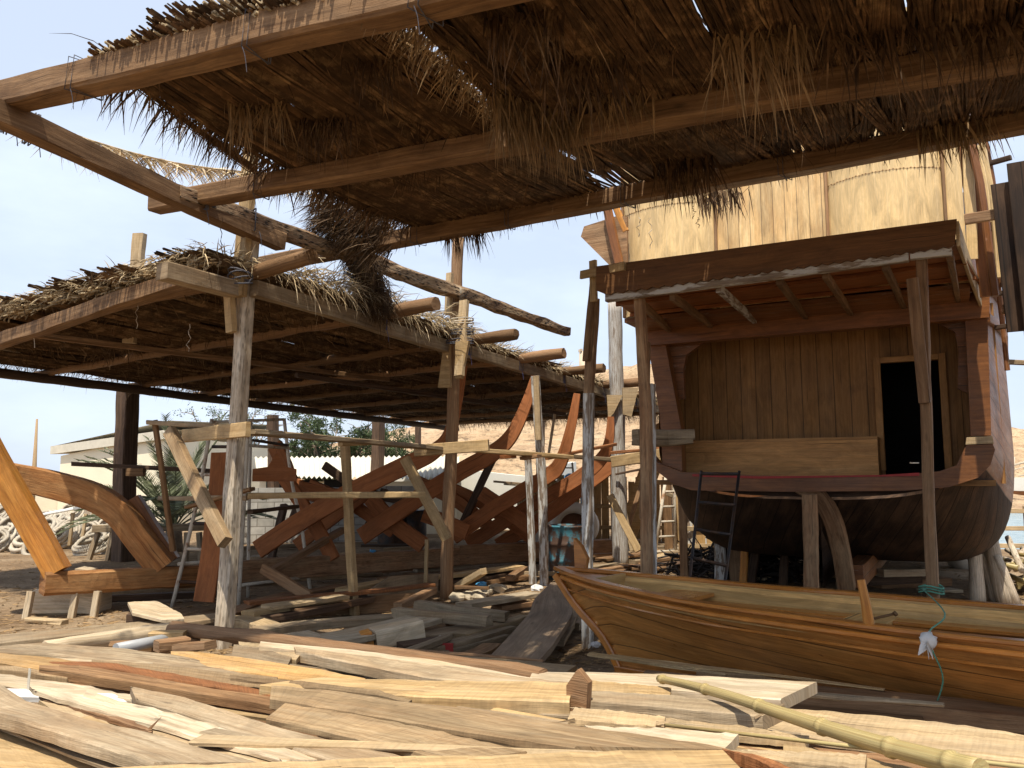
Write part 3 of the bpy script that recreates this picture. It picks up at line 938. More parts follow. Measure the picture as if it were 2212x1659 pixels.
offs = [.06, .3, .6, .9, 1.3, 1.7, 2.2, 3, 4, 5, 6, 7.5, 9, 10, 11, 12, 12.5]
def hull_pt(off, th):   # th -1..1 under, beyond = topsides ; side sign
    w, zb = lerpt(HW, off), lerpt(ZB, off)
    return w, zb
lowL, rows_low, rows_l, rows_r = [], [], [], []
for off in offs:
    w, zb = hull_pt(off, 0)
    sec = []
    for k in range(-14, 15):
        t = abs(k) / 14
        x = w * math.sin(t * math.pi / 2) ** (.72 - .24 * min(1, off / 1.2))
        z = zb + (1.95 - zb) * (1 - math.cos(t * math.pi / 2)) ** (1.05 + .5 * min(1, off / 1.2))
        sec.append(D3(AC + math.copysign(x, k), off, z))
    rows_low.append(sec[3:-3])
    lowside = {-1: sec[0:4][::-1], 1: sec[-4:]}
    for sg, rows in ((-1, rows_l), (1, rows_r)):
        r = list(lowside[sg][:-1])
        for k in range(15):
            t = k / 14
            z = 1.95 + (6.9 - 1.95) * t
            fac = 1 - .075 * t + .012 * math.sin(t * 3.1)
            r.append(D3(AC + sg * w * fac, off, z))
        rows.append(r)
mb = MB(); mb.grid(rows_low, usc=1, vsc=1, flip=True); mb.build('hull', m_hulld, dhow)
mb = MB(); mb.grid(rows_l, flip=False); mb.build('hull_side', m_hull, dhow)
mb = MB(); mb.grid(rows_r, flip=True); mb.build('hull_side', m_hull, dhow)
# rubbing strakes on the seen side
for zz, ww in ((3.35, .10), (3.75, .09), (4.5, .08)):
    mb = MB()
    pts = []
    for off in [i * .5 for i in range(1, 22)]:
        t = (zz - 1.95) / 3.45
        pts.append(D3(AC + (lerpt(HW, off) + .02) * (1 - .07 * t * t), off, zz + .03 * off))
    mb.sweep(pts, rect(.07, ww)); mb.build('rubbing_strake', m_hull, dhow)
# transom below the rail closes the counter
sec = [(AC + math.copysign(1.76 * math.sin(abs(k) / 14 * math.pi / 2) ** .72, k), min(1.57, 1.40 + .55 * (1 - math.cos(abs(k) / 14 * math.pi / 2)) ** 1.05)) for k in range(-14, 15)]
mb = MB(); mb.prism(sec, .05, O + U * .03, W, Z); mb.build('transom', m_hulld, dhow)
# rail
plate([(1405, 975), (1425, 1000), (1478, 1020), (1730, 1030), (1950, 1026), (2030, 1018), (2066, 1005), (2080, 975), (2087, 962), (2143, 960), (2148, 972), (2138, 1005), (2112, 1032), (2050, 1052), (1950, 1060), (1700, 1062), (1500, 1059), (1460, 1046), (1425, 1018)], -.06, .2, m_rail, 'stern_rail', dhow)
plate([(2087, 946), (2142, 943), (2145, 959), (2085, 961)], -.08, .25, m_pale, 'rail_cap', dhow)
plate([(1496, 1024), (1640, 1029), (1900, 1026), (1985, 1021), (1985, 1028), (1640, 1034), (1496, 1029)], -.17, .02, m_redpaint, 'red_stripe', dhow)
# corner posts, head beam, knees
plate([(1404, 745), (1441, 742), (1475, 925), (1478, 1018), (1436, 1010), (1430, 900)], .05, .16, m_rail, 'corner_post', dhow)
plate([(2084, 690), (2132, 686), (2140, 941), (2096, 943)], .05, .16, m_rail, 'corner_post', dhow)
plate([(1398, 712), (2137, 632), (2136, 688), (1404, 748)], -.05, .16, m_rail, 'head_beam', dhow)
plate([(1442, 746), (1520, 741), (1484, 768), (1478, 800), (1480, 862), (1462, 862)], .18, .08, m_hull, 'knee', dhow)
plate([(2084, 690), (2020, 696), (2062, 718), (2070, 760), (2068, 840), (2090, 850)], .18, .08, m_hull, 'knee', dhow)
# cabin wall, door, bench
def ex(px, off):
    p = S(px, 900, off); return (p - O - U * off).dot(W)
d0, d1 = ex(1906, 1), ex(2036, 1)
zt, zb_ = S(1960, 782, 1).z, S(1960, 1016, 1).z
ztop = 3.62
def wallbox(a0, a1, z0, z1, off, th, mat, name, parent, n=1):
    o = O + U * off
    mb = MB()
    # boards stand upright: u runs up the wall
    mb.prism([(z0, -a1), (z1, -a1), (z1, -a0), (z0, -a0)], th, o, Z, -W)
    return mb.build(name, mat, parent)
wl_ = thing('cabin', '', '', D3(AC, 1, 1.6)) if False else None
wallbox(-.15, d0, 1.55, ztop, 1.0, .04, m_cabin, 'cabin_wall', dhow)
wallbox(d1, 3.75, 1.55, ztop, 1.0, .04, m_cabin, 'cabin_wall', dhow)
wallbox(d0, d1, zt, ztop, 1.0, .04, m_cabin, 'cabin_wall', dhow)
fr = MB()
fr.bar(D3(d0 - .03, .96, zb_), D3(d0 - .03, .96, zt + .07), .08, .05, up=U)
fr.bar(D3(d1 + .03, .96, zb_), D3(d1 + .03, .96, zt + .07), .08, .05, up=U)
fr.bar(D3(d0 + .012, .96, zt + .035), D3(d1 - .012, .96, zt + .035), .05, .07, up=Z)
fr.build('door_frame', m_cabin2, dhow)
mb = MB(); mb.prism([(-.2, 1.5), (3.8, 1.5), (3.8, 3.7), (-.2, 3.7)], .05, O + U * 2.6, W, Z); mb.build('dark_backing', m_black, dhow)  # added black sheet, stands in for the dark behind the doorway
mb = MB(); mb.prism([(-.05, 0), (3.62, 0), (3.7, 2.6), (-.15, 2.6)], .06, D3(0, .02, 1.56), W, U); mb.build('deck', m_cabin, dhow)
mb = MB(); mb.prism([(-.05, 0), (3.62, 0), (3.72, 3.2), (-.15, 3.2)], .06, D3(0, .12, 3.62), W, U); mb.build('upper_deck', m_dark, dhow)
for k in range(4):
    mb = MB(); mb.bar(D3(.1, .25 + k * .2, 3.48), D3(3.5, .25 + k * .2, 3.48), .07, .09); mb.build('deck_beam', m_dark, dhow)
b0, b1 = ex(1480, .5), ex(1892, .5)
zt2 = S(1700, 953, .5).z
o_ = MB(); o_.prism([(b0, 1.59), (b1, 1.59), (b1, zt2), (b0, zt2)], .025, O + U * .5, W, Z)
o_.build('bench_front', m_cabin2, dhow)
o_ = MB(); o_.prism([(b0, 0), (b1, 0), (b1, .46), (b0, .46)], .03, D3(0, .5, zt2 + .018), W, U); o_.build('bench_top', m_cabin2, dhow)
o_ = MB(); o_.prism([(0, 1.59), (.46, 1.59), (.46, zt2), (0, zt2)], .025, D3(b1 - .02, .515, 0), U, Z); o_.build('bench_side', m_cabin2, dhow)
# stern post and keel
def swp(px, off, w, th, mat, name, parent, n=4, scale=None):
    pts = smooth([S(X, Y, off) for X, Y in px], n)
    mb = MB(); mb.sweep(pts, rect(w, th, .012), up=U, jit=.004, scale=scale)
    return mb.build(name, mat, parent)
mb = MB(); mb.sweep(smooth([S(1728, 1048, -.02), S(1768, 1072, .0), S(1797, 1118, .08), S(1815, 1182, .22), S(1829, 1268, .38)], 5), rect(.19, .16, .012), up=U, jit=.004); mb.build('stern_post', m_rpost, dhow)
pk = S(1845, 1246, .45)
mb = MB(); mb.bar(pk, pk + U * 10 + Z * .05, .2, .26); mb.build('keel', m_hull, dhow)
mb = MB()
mb.grid([[D3(AC + .05, .4 + .1 * i, z0 + (z1 - z0) * j / 3) for j in range(4)] for i, (z0, z1) in enumerate([(.35, 1.2), (.36, 1.0), (.37, .95), (.37, .9), (.38, .85), (.38, .8), (.38, .75), (.38, .72), (.4, .7), (.4, .68), (.4, .65)])])
mb.grid([[D3(AC - .05, .4 + .1 * i, z0 + (z1 - z0) * j / 3) for j in range(4)] for i, (z0, z1) in enumerate([(.35, 1.2), (.36, 1.0), (.37, .95), (.37, .9), (.38, .85), (.38, .8), (.38, .75), (.38, .72), (.4, .7), (.4, .68), (.4, .65)])], flip=True)
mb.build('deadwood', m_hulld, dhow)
# golden cladding of the upper stern
def sa(X, Y=520, off=-.8): return (S(X, Y, off) - O - U * off).dot(W)
def bulge(x0, x1, depth, mat, name='cladding_panel', sx=.9):
    a0, a1 = sa(x0), sa(x1)
    rows = []
    n = 22
    for i in range(n + 1):
        t = i / n
        a = a0 + (a1 - a0) * t
        dd = depth * (math.sin(math.pi * t) ** .75)
        rows.append([D3(a, -.8 - dd, z) for z in (3.5, 4.2, 4.9, 5.6, 6.4)])
    # u along height so the boards stand upright
    mb = MB(); b = 0
    mb.grid([[rows[i][j] for i in range(n + 1)] for j in range(5)], flip=False)
    return mb.build(name, mat, dhow), rows
nail = []
pl = bulge(1348, 1545, .20, m_ply2)
bulge(1549, 1788, .035, m_ply)
bulge(1792, 2044, .22, m_ply2)
bulge(2048, 2086, .01, m_ply2)
for x0, x1, dep, zz in ((1348, 1545, .20, S(1450, 440, -1).z), (1792, 2044, .22, S(1930, 366, -1).z)):
    a0, a1 = sa(x0), sa(x1)
    mb = MB(); pp_, sc2 = [], []
    for i in range(34):
        for dt, q in ((-.16, .0012), (-.12, .0065), (.12, .0065), (.16, .0012)):
            t = (i + .5 + dt) / 34
            pp_.append(D3(a0 + (a1 - a0) * t, -.803 - dep * math.sin(math.pi * t) ** .75, zz + .004 * math.sin(i * 2.3))); sc2.append(q)
    mb.sweep(pp_, circ(1, 6), scale=sc2)
    mb.build('nail_row', m_brown, dhow)
for x in (1347, 1547, 1790, 2046):
    a = sa(x)
    mb = MB(); mb.bar(D3(a, -.81, 3.5), D3(a, -.81, 6.4), .03, .05, up=U, jit=0); mb.build('batten', m_brown, dhow)
mb = MB(); mb.prism([(sa(1346), 0), (sa(2088), 0), (sa(2088), 4), (sa(1346), 4)], .05, D3(0, -.8, 3.47), W, U); mb.build('upper_deck', m_hull, dhow)
mb = MB(); mb.prism([(0, 3.5), (4, 3.5), (4, 6.4), (0, 6.4)], .04, D3(sa(1346) + .02, -.76, 0), U, Z); mb.build('cladding_side', m_ply2, dhow)
for px, w, th, off, mt in (([(2074, 300), (2102, 420), (2122, 530), (2136, 640)], .15, .06, -.55, m_rail), ([(2098, 310), (2118, 400), (2134, 520), (2150, 640)], .07, .10, -.7, m_rail), ([(2112, 315), (2128, 400), (2136, 480)], .05, .05, -.3, m_ply2),
                         ([(2122, 310), (2146, 450), (2158, 600)], .06, .06, .0, m_ply2), ([(2128, 300), (2152, 440), (2164, 620)], .05, .05, .3, m_hull), ([(2090, 300), (2092, 380), (2098, 480), (2100, 560)], .10, .03, -.62, m_ply2), ([(2136, 440), (2150, 560), (2166, 700), (2176, 800)], .05, .05, .4, m_hull)):
    swp(px, off, w, th, mt, 'side_timber', dhow, 3)
for k in range(9):
    p = D3(3.72, .2, 3.2 + k * .36); 
    mb = MB(); mb.bar(p, p + W * .25 - U * .1, .05, .05); mb.build('frame_end', m_dark, dhow)
# dark board propped at the left of the upper stern
pb = plate([(1256, 512), (1263, 490), (1332, 468), (1356, 468), (1356, 586), (1322, 578), (1290, 546)], -1.0, .04, m_brown, 'side_board', dhow)
swp([(1312, 450), (1322, 500), (1336, 560), (1342, 588)], -1.08, .10, .07, m_rail, 'side_timber', dhow, 3)
swp([(1330, 448), (1352, 500)], -1.0, .08, .05, m_orange, 'side_timber', dhow, 3)

bs_ = thing('side_scaffold', 'wide scaffold boards coloured dark for shade fixed upright beside the dhow at the right edge', 'scaffold', D3(4.2, -.9, 0))
for (xa, ya, xb, yb, w, off) in ((2160, 398, 2196, 716, .15, -1.0), (2196, 352, 2236, 730, .16, -1.1)):
    mb = MB(); mb.bar(S(xa, ya, off), S(xb, yb, off), w, .04, up=U); mb.build('board', m_hulld, bs_)  # shade on the boards painted as near-black wood
mb = MB(); mb.bar(S(2084, 474, -.93), S(2260, 446, -.93), .05, .10); mb.build('rail', m_brown, bs_)
mb = MB(); mb.bar(S(2165, 668, -.93), S(2260, 664, -.93), .05, .09); mb.build('rail', m_brown, bs_)
mb = MB(); mb.bar(S(2176, 782, .4), S(2260, 786, .4), .05, .05); mb.build('rail', m_grey, bs_)
# ------------------------------------------------------------------ awning over the stern, on posts
aw = thing('awning', 'corrugated lean-to awning on posts shading the dhow stern', 'awning', D3(AC, -2.5, 0))
fo = -2.62
pf = [(1289, 576), (2066, 474), (2066, 532)]
n = 58
sc_ = []
for i in range(n + 1):
    t = i / n
    X = 2062 + (1305 - 2062) * t; Y = 532 + (636 - 532) * t
    sc_.append((X, Y + 5 * abs(math.sin(i * 1.57)) - 2))
plate([(1289, 576), (2066, 474)] + sc_ + [(1289, 628)], fo, .03, m_fasc, 'fascia', aw)
mb = MB(); mb.bar(S(1310, 641, fo + .06), S(1962, 551, fo + .06), .07, .105, jit=.004); mb.bar(S(1966, 550, fo + .06), S(2056, 540, fo + .06), .07, .09); mb.build('front_beam', m_limed_sun, aw)
# corrugated sheet
A0, A1 = S(1296, 628, fo), S(2066, 524, fo)
B0, B1 = S(1392, 700, -.02), S(2126, 628, -.02)
rows = []
for i in range(181):
    t = i / 180
    f, b = A0.lerp(A1, t), B0.lerp(B1, t)
    f = f + Z * (.018 * math.sin(i * 1.047) + .03)
    b = b + Z * (.018 * math.sin(i * 1.047) + .05)
    rows.append([f, f.lerp(b, .5), b])
mb = MB(); mb.grid(rows); mb.build('roof_sheet', m_corr, aw)
mb = MB(); mb.grid([[A0.lerp(A1, i / 6) - Z * .0, B0.lerp(B1, i / 6) + Z * .01] for i in range(7)], sm=False); mb.build('ceiling_board', m_under, aw)
for (xa, ya, xb, yb), mt in zip(((1384, 648, 1446, 712), (1452, 634, 1536, 702), (1552, 616, 1630, 692), (1682, 600, 1740, 683), (1782, 586, 1838, 675), (1912, 568, 1952, 660), (2052, 548, 2070, 646)), (m_beam, m_beam, m_limed_sun, m_beam, m_beam, m_beam, m_beam)):
    mb = MB(); mb.bar(S(xa, ya + 6, fo + .15), S(xb, yb, -.12), .05, .08); mb.build('rafter', mt, aw)
for t in (.3, .62, .9):
    mb = MB(); mb.bar(A0.lerp(B0, t) - Z * .02, A1.lerp(B1, t) - Z * .02, .03, .04); mb.build('batten', m_under, aw)
mb = MB(); mb.sweep([S(2069, 505, fo), S(2092, 575, -1.2), S(2118, 646, -.05)], rect(.03, .20, .004), jit=.003); mb.build('side_fascia', m_pale, aw)
def vpost(parent, pts, w, h, mat, name='post', base=True, c=.012, jit=.006, wob=.01):
    mb = MB(); pts = [Vector(p) for p in pts]
    q = []
    for a, b in zip(pts, pts[1:]): q += seg(a, b, 8)[:-1]
    q.append(pts[-1])
    mb.sweep(q, rect(w, h, c), up=V3(.5, .8, 0), jit=jit, wob=wob, ends=.005)
    return mb.build(name, mat, parent)
bp = G(1268, 1400)
vpost(aw, [bp, P(1271, 850, bp.y)], .10, .085, m_limed_sun)  # paler lower part: sunlight on the post put into its colour
vpost(aw, [P(1272, 852, bp.y + .01), P(1283, 645, bp.y + .01)], .092, .08, m_rpost)
vpost(aw, [P(1266, 780, bp.y - .07), P(1283, 600, bp.y - .05)], .075, .05, m_beam, 'strap')
mb = MB(); mb.bar(P(1281, 563, bp.y - .1), P(1283, 652, bp.y - .1), .075, .04, up=V3(.5, .8, 0)); mb.build('strap', m_tan, aw)
mb = MB(); mb.bar(P(1255, 594, bp.y - .15), P(1350, 575, bp.y - .5), .04, .085); mb.build('strap', m_tan, aw)
d2 = S(1384, 900, fo + .16).y
vpost(aw, [V3(P(1398, 1390, d2).x, d2, 0), P(1396, 900, d2), P(1381, 624, d2)], .10, .08, m_rpost)
mb = MB(); mb.bar(P(1402, 1240, d2 + .25), P(1400, 830, d2 + .25), .13, .08, up=V3(.5, .8, 0)); mb.build('strap', m_limed_sun, aw)
mb = MB(); mb.bar(V3(P(1402, 1240, d2 + .25).x, d2 + .25, 0), P(1402, 1240, d2 + .25), .13, .08, up=V3(.5, .8, 0)); mb.build('strap', m_limed_sun, aw)
mb = MB(); mb.bar(P(1390, 1120, d2 + .1), P(1397, 740, d2 + .1), .07, .05, up=V3(.5, .8, 0)); mb.build('strap', m_brown, aw)
d3 = S(1990, 900, fo + .12).y
vpost(aw, [V3(P(2018, 1390, d3).x, d3, 0), P(2006, 1090, d3), P(1990, 548, d3)], .085, .075, m_brown)
mb = MB(); mb.bar(P(1998, 870, d3 - .08), P(1971, 602, d3 - .08), .085, .06, up=V3(.5, .8, 0)); mb.build('strap', m_brown, aw)
mb = MB(); mb.tube([P(1984, 1000, d3 - .1), P(1966, 1000, d3 - .16), P(1966, 998, d3 - .16)], .006, 5); mb.build('nail', m_iron, aw)
# grey timber clamped across post and stern corner
mb = MB(); mb.sweep([S(1372, 940, -.75), S(1400, 938, -.5), S(1440, 940, -.3), S(1500, 938, -.18)], rect(.10, .13, .02), jit=.01)
mb.sweep([S(1372, 956, -.75), S(1440, 957, -.3), S(1496, 952, -.18)], rect(.12, .08, .02), jit=.01)
tag(mb.build('clamp_timber', m_grey), 'pair of weathered grey timbers clamped between awning post and dhow stern corner', 'timber')

# ------------------------------------------------------------------ iron ladder against the stern
lad = thing('ladder', 'dark iron ladder leaning against the dhow stern rail', 'ladder', G(1520, 1360))
La, Lb = [(1515, 1018, 8.5), (1492, 1230, 7.95), (1480, 1360, 7.7)], [(1597, 1018, 8.4), (1567, 1250, 7.85), (1552, 1370, 7.6)]
for L_ in (La, Lb):
    mb = MB(); mb.tube([P(*q) for q in L_], .016, 8); mb.build('rail', m_irond, lad)
for k, t in enumerate((.02, .24, .44, .64, .86, )):
    def at(L_, t):
        a, b, c = [P(*q) for q in L_]
        return a.lerp(b, t / .72) if t < .72 else b.lerp(c, (t - .72) / .28)
    mb = MB(); mb.tube([at(La, t), at(Lb, t)], .017, 8); mb.build('rung', m_irond, lad)

# ------------------------------------------------------------------ varnished dinghy in front
dg = thing('dinghy', 'varnished orange brown wooden dinghy with pale lining lying before the dhow', 'boat', (2.5, 5.1, 0))
TIP = V3(.384, 6.78)
AX = V3(.776, -.63).normalized()
PX = V3(-AX.y * -1, AX.x * -1)      # toward the camera side
PX = V3(AX.y, -AX.x).normalized()
if PX.y > 0: PX = -PX
LEN = 6.2
SZ = [(.10, .62), (.376, .446), (.61, .175), (.85, 0)]
def sstem(z): return lerpt(SZ, z)
def ztop_(s): return lerpt([(0, .855), (.6, .815), (1.5, .775), (3, .765), (5, .80), (6.3, .84)], s)
def hp(s, t, sg, inn=0):
    zt_ = ztop_(s); zk = .16
    z = zk + (zt_ - zk) * t
    s0 = sstem(z)
    q = max(0, s - s0)
    lam = .95 + 1.5 * (1 - t)
    sh = .06 + .94 * min(1, (math.sin(min(1, t * 1.05) * math.pi / 2)) ** .72)
    B = .69 * sh * (1 - math.exp(-q / lam)) * (1 - .25 * sstep(4.6, 6.6, s)) 
    B = max(0, B - inn)
    ss = max(s, s0)
    p = TIP + AX * ss + PX * (sg * B)
    return V3(p.x, p.y, z)
ss_ = [0, .05, .1, .18, .28, .4, .55, .75, 1, 1.3, 1.6, 2, 2.4, 2.8, 3.2, 3.7, 4.2, 4.8, 5.5, LEN]
ts_ = [i / 14 for i in range(15)]
for sg in (1, -1):
    mb = MB(); mb.grid([[hp(s, t, sg) for t in ts_] for s in ss_], flip=sg < 0); mb.build('hull', m_boat, dg)
    mb = MB(); mb.grid([[hp(max(s, .45), t, sg, .035) for t in ts_[4:]] for s in ss_], flip=sg > 0); mb.build('lining', m_boati, dg)
    gp = [hp(s, 1, sg, .0) + Z * .012 for s in ss_]
    mb = MB(); mb.sweep(smooth(gp, 2), rect(.085, .028, .006), jit=.001); mb.build('gunwale', m_boatr, dg)
    mb = MB(); mb.sweep(smooth([hp(s, .925, sg, -.012) for s in ss_[1:]], 2), rect(.035, .032, .008), jit=.001); mb.build('rub_rail', m_boatr, dg)
    mb = MB(); mb.sweep(smooth([hp(s, .79, sg, -.006) for s in ss_[1:]], 2), rect(.02, .018, .005), jit=.001); mb.build('rub_rail', m_boatr, dg)
    gi = [hp(s, 1, sg, .055) - Z * .05 for s in ss_[5:]]
    mb = MB(); mb.sweep(smooth(gi, 2), rect(.02, .07, .004), jit=.001); mb.build('inner_rail', m_boati, dg)
# stem, keel, transom
stp = [TIP + AX * s + Z * (z - .02) for z, s in ((.13, .60), (.376, .44), (.61, .17), (.83, -.02))]
mb = MB(); mb.sweep(smooth(stp, 4), rect(.06, .07, .01), up=PX, jit=.002); mb.build('stem', m_boatr, dg)
mb = MB(); mb.bar(TIP + AX * .56 + Z * .10, TIP + AX * LEN + Z * .10, .09, .13, n=12); mb.build('keel', m_boatr, dg)
mb = MB(); mb.prism([(0, .0), (.1, 0), (.12, .1), (.06, .2), (-.01, .26)], .045, TIP + AX * .1 + PX * -.12 + Z * .85, AX, Z); mb.build('stem_head', m_boatr, dg)
# fore deck, floor, thwarts
mb = MB(); mb.grid([[hp(s, 1, -1, .03) - Z * .005, hp(s, 1, 0) + Z * 0, hp(s, 1, 1, .03) - Z * .005] for s in (0.02, .1, .2, .32, .46)], flip=True); mb.build('fore_deck', m_boatr, dg)
mb = MB(); mb.bar(hp(.5, 1, 1, .05) - Z * .03, hp(.5, 1, -1, .05) - Z * .03, .03, .1); mb.build('fore_beam', m_boati, dg)
mb = MB(); mb.grid([[hp(s, .40, -1, .03), hp(s, .40, 1, .03)] for s in (.6, 1, 1.5, 2, 3, 4, 5, LEN)], flip=True); mb.build('floor_boards', m_boati, dg)
def thwart(s, w, t=.86, mat=None, a0=-1, a1=1, nm='thwart'):
    p, q = hp(s, t, a0, .04), hp(s, t, a1, .04)
    mb = MB(); mb.sweep(seg(p, q, 3), rect(w, .03, .004), jit=.001); mb.build(nm, mat or m_boati, dg)
thwart(1.05, .34, .88, m_boatr)
thwart(2.35, .28, .8)
thwart(3.55, .30, .8)
thwart(4.7, .3, .8)
mb = MB(); mb.sweep(smooth([hp(s, .80, 1, .13) for s in (1.2, 2, 3, 4, 5.5)], 3), rect(.16, .025), jit=.001); mb.build('side_bench', m_boatr, dg)
mb = MB(); mb.sweep(smooth([hp(s, .80, -1, .13) for s in (1.2, 2, 3, 4, 5.5)], 3), rect(.16, .025), jit=.001); mb.build('side_bench', m_boatr, dg)
# peg on the near gunwale
pb_ = VP(1858, 1332, hp(2.6, 1, 1, .0), AX)
best = min(range(0, 620), key=lambda i: (lambda p: abs((p.x / p.y) * F + CX - 1857))(hp(i / 100, 1, 1, 0)))
pb_ = hp(best / 100, 1, 1, 0)
mb = MB(); mb.sweep([pb_ + Z * .0, pb_ + V3(-.012, 0, .12), pb_ + V3(-.03, .01, .265)], rect(.06, .05, .012), up=U, scale=lambda t: 1 - .3 * t); mb.build('tholepin', m_orange, dg)
mb = MB(); a = hp(2.4, .8, -1, .3) + Z * .03; mb.tube([a, a + V3(.13, -.02, .035)], .009, 6); mb.tube([a + V3(.125, -.02, .03), a + V3(.14, -.02, .04)], .018, 8)
tag(mb.build('wooden_pin', m_beam), 'small turned wooden pin lying on the dinghy thwart', 'pin')
# green cord with white rag
best = min(range(0, 620), key=lambda i: abs((lambda p: (p.x / p.y) * F + CX - 1985)(hp(i / 100, 1, 1, 0))))
sr = best / 100
g0 = hp(sr, 1, 1, -.05) + Z * .03
px_, py_ = 1992, 1270
rp0 = P(1992, 1272, 6.0)
mb = MB(); mb.tube(smooth([rp0, hp(sr + .05, 1, -1, 0).lerp(g0, .75) + Z * .06, g0, hp(sr, .9, 1, -.045), hp(sr + .03, .6, 1, -.05) + PX * .05 - Z * .0, P(2003, 1562, hp(sr + .05, .1, 1, -.2).y)], 5), .0042, 6)
kn = P(2012, 1278, d3 - .05)
mb.tube([P(1992, 1272, 6.0), kn + V3(-.07, -.06, .02)], .006, 6)
for k in range(3):
    mb.tube([kn + V3(.085 * math.cos(t), .085 * math.sin(t), .02 * k + .012 * math.sin(t * 2)) for t in [i * math.pi / 6 for i in range(13)]], .007, 6)
tag(mb.build('cord', m_green), 'thin green cord hanging over the dinghy side and tied to the awning post', 'cord')
mb = MB()
cc = g0 + PX * .0 - Z * .045
rows = []
for i in range(9):
    t = i / 8 * math.pi
    rows.append([cc + PX * .03 + V3(math.cos(u) * math.sin(t), math.sin(u) * math.sin(t) * .7, math.cos(t)) * (.045 + .02 * noise.noise(V3(math.cos(u) * 2, math.sin(u) * 2, t * 2))) for u in [k * math.pi / 6 for k in range(13)]])
mb.grid(rows)
for k in range(5): mb.blade(cc + PX * .05, V3(R.gauss(0, .5), -.2, -1), .09, .05, .3, 1, 2)
tag(mb.build('rag', m_cloth), 'crumpled white rag knotted round the green cord on the gunwale', 'rag')
mb = MB(); mb.prism([(-.1, 0), (.1, 0), (.06, .12), (-.05, .15)], .06, V3(kn.x, kn.y + .05, 0) + Z * .0, V3(1, 0, 0), Z)
tag(mb.build('stone', m_rock), 'pale stone wedged at the foot of the right awning post', 'stone')
#==SECTION4==
# ------------------------------------------------------------------ unfinished boat on its keel
K0, KD = V3(-5.35, 9.35), V3(.695, .72).normalized()
KN = V3(.95, -.3).normalized()
bf = thing('boat_frame', 'unfinished boat skeleton of red brown ribs rising from one long keel timber', 'boat frame', K0 + KD * 5)
def onk(X, Y): return VP(X, Y, K0, KD)
mb = MB(); mb.bar(onk(92, 1260), onk(470, 1242), .22, .26, jit=.012, c=.03, n=26); mb.build('keel', m_keel, bf)
mb = MB(); mb.bar(onk(471, 1238), onk(985, 1202), .2, .30, jit=.006, c=.02, n=20); mb.build('keel', m_rpost, bf)
mb = MB(); mb.bar(onk(985, 1200), onk(1320, 1182), .2, .34, jit=.006, c=.02, n=20); mb.build('keel', m_brown, bf)
def plank_path(px, ds, w, th, mat, name, parent, n=5, scale=None, up=None):
    pts = smooth([P(X, Y, d) for (X, Y), d in zip(px, ds)], n)
    nrm = up or KN.cross(Z)
    mb = MB(); mb.sweep(pts, rect(w, th, .008), up=nrm, jit=.003, scale=scale, tone=R.uniform(.9, 1.1))
    return mb.build(name, mat, parent)
# stem timbers at the near end
plank_path([(-60, 905), (20, 1050), (75, 1145), (125, 1236)], [9.1, 9.3, 9.4, 9.45], .25, .24, m_orange, 'stem', bf, up=V3(.2, -1, 0))
plank_path([(-40, 1012), (20, 1026), (110, 1046), (200, 1072), (260, 1110), (300, 1162), (352, 1226)], [9.3, 9.6, 9.8, 10.0, 10.1, 10.2, 10.3], .27, .24, m_keel, 'stem_knee', bf, scale=[.85 + .35 * math.sin(min(1, i / 20) * 2.2) for i in range(31)], up=V3(.2, -1, 0))
plank_path([(282, 1080), (320, 1140), (368, 1215)], [10.45, 10.5, 10.55], .24, .2, m_rail, 'stem_knee', bf, up=V3(.2, -1, 0))
# ribs: right arms curve up to the right, left arms cross them
def rib(px, ds, w=.31, th=.07, mat=None, sc=None):
    return plank_path(px, ds, w, th, mat or m_red, 'rib', bf, n=7, scale=sc)
tip = lambda t: 1 if t < .5 else 1 - (t - .5) * 1.1
rib([(556, 1188), (640, 1132), (760, 1062), (880, 1004), (938, 975), (975, 925), (1001, 790)], [11.9, 11.9, 11.8, 11.7, 11.6, 11.6, 11.6], .27, sc=tip)
rib([(780, 1160), (880, 1092), (985, 1024), (1060, 982), (1105, 940), (1140, 865), (1156, 812)], [12.9, 12.8, 12.7, 12.6, 12.5, 12.5, 12.5], .27, sc=tip)
rib([(978, 1160), (1080, 1090), (1180, 1030), (1210, 1000), (1232, 930), (1247, 850)], [13.9, 13.8, 13.7, 13.6, 13.5, 13.5], .26, sc=tip)
rib([(1010, 1176), (1130, 1102), (1250, 1032), (1300, 990), (1316, 950), (1320, 900)], [14.6, 14.5, 14.3, 14.2, 14.1, 14.1], .25, sc=tip)
rib([(1075, 1178), (1170, 1120), (1260, 1052), (1330, 1000)], [15.5, 15.4, 15.3, 15.2], .26)
rib([(730, 1075), (640, 1052), (612, 1000), (594, 962)], [12.4, 12.6, 12.7, 12.8], .26)
rib([(600, 1010), (650, 1085), (690, 1150), (720, 1210)], [12.2, 12.2, 12.1, 12.0], .22)
rib([(800, 1075), (850, 1130), (915, 1178)], [13.1, 13.0, 12.9], .26)
rib([(915, 1110), (960, 1128), (1010, 1150)], [13.5, 13.4, 13.3], .26)
rib([(1040, 1065), (1100, 1106), (1160, 1150)], [14.4, 14.2, 14.1], .26)
rib([(900, 1040), (990, 1085), (1060, 1140)], [15.4, 15.2, 15.1], .24)
rib([(850, 1150), (760, 1090), (668, 1046)], [13.8, 13.9, 14.0], .2)
rib([(1150, 1165), (1090, 1120), (1020, 1075), (960, 1050)], [15.0, 15.1, 15.2, 15.3], .22)
rib([(640, 1180), (720, 1118), (800, 1060)], [13.6, 13.7, 13.8], .22)
rib([(700, 1005), (790, 1062), (900, 1085)], [13.4, 13.3, 13.2], .14, mat=m_dark)
plank_path([(478, 978), (472, 1060), (456, 1200), (440, 1300)], [10.2, 10.1, 9.9, 9.8], .24, .05, m_red, 'rib', bf, up=V3(.1, -1, 0))
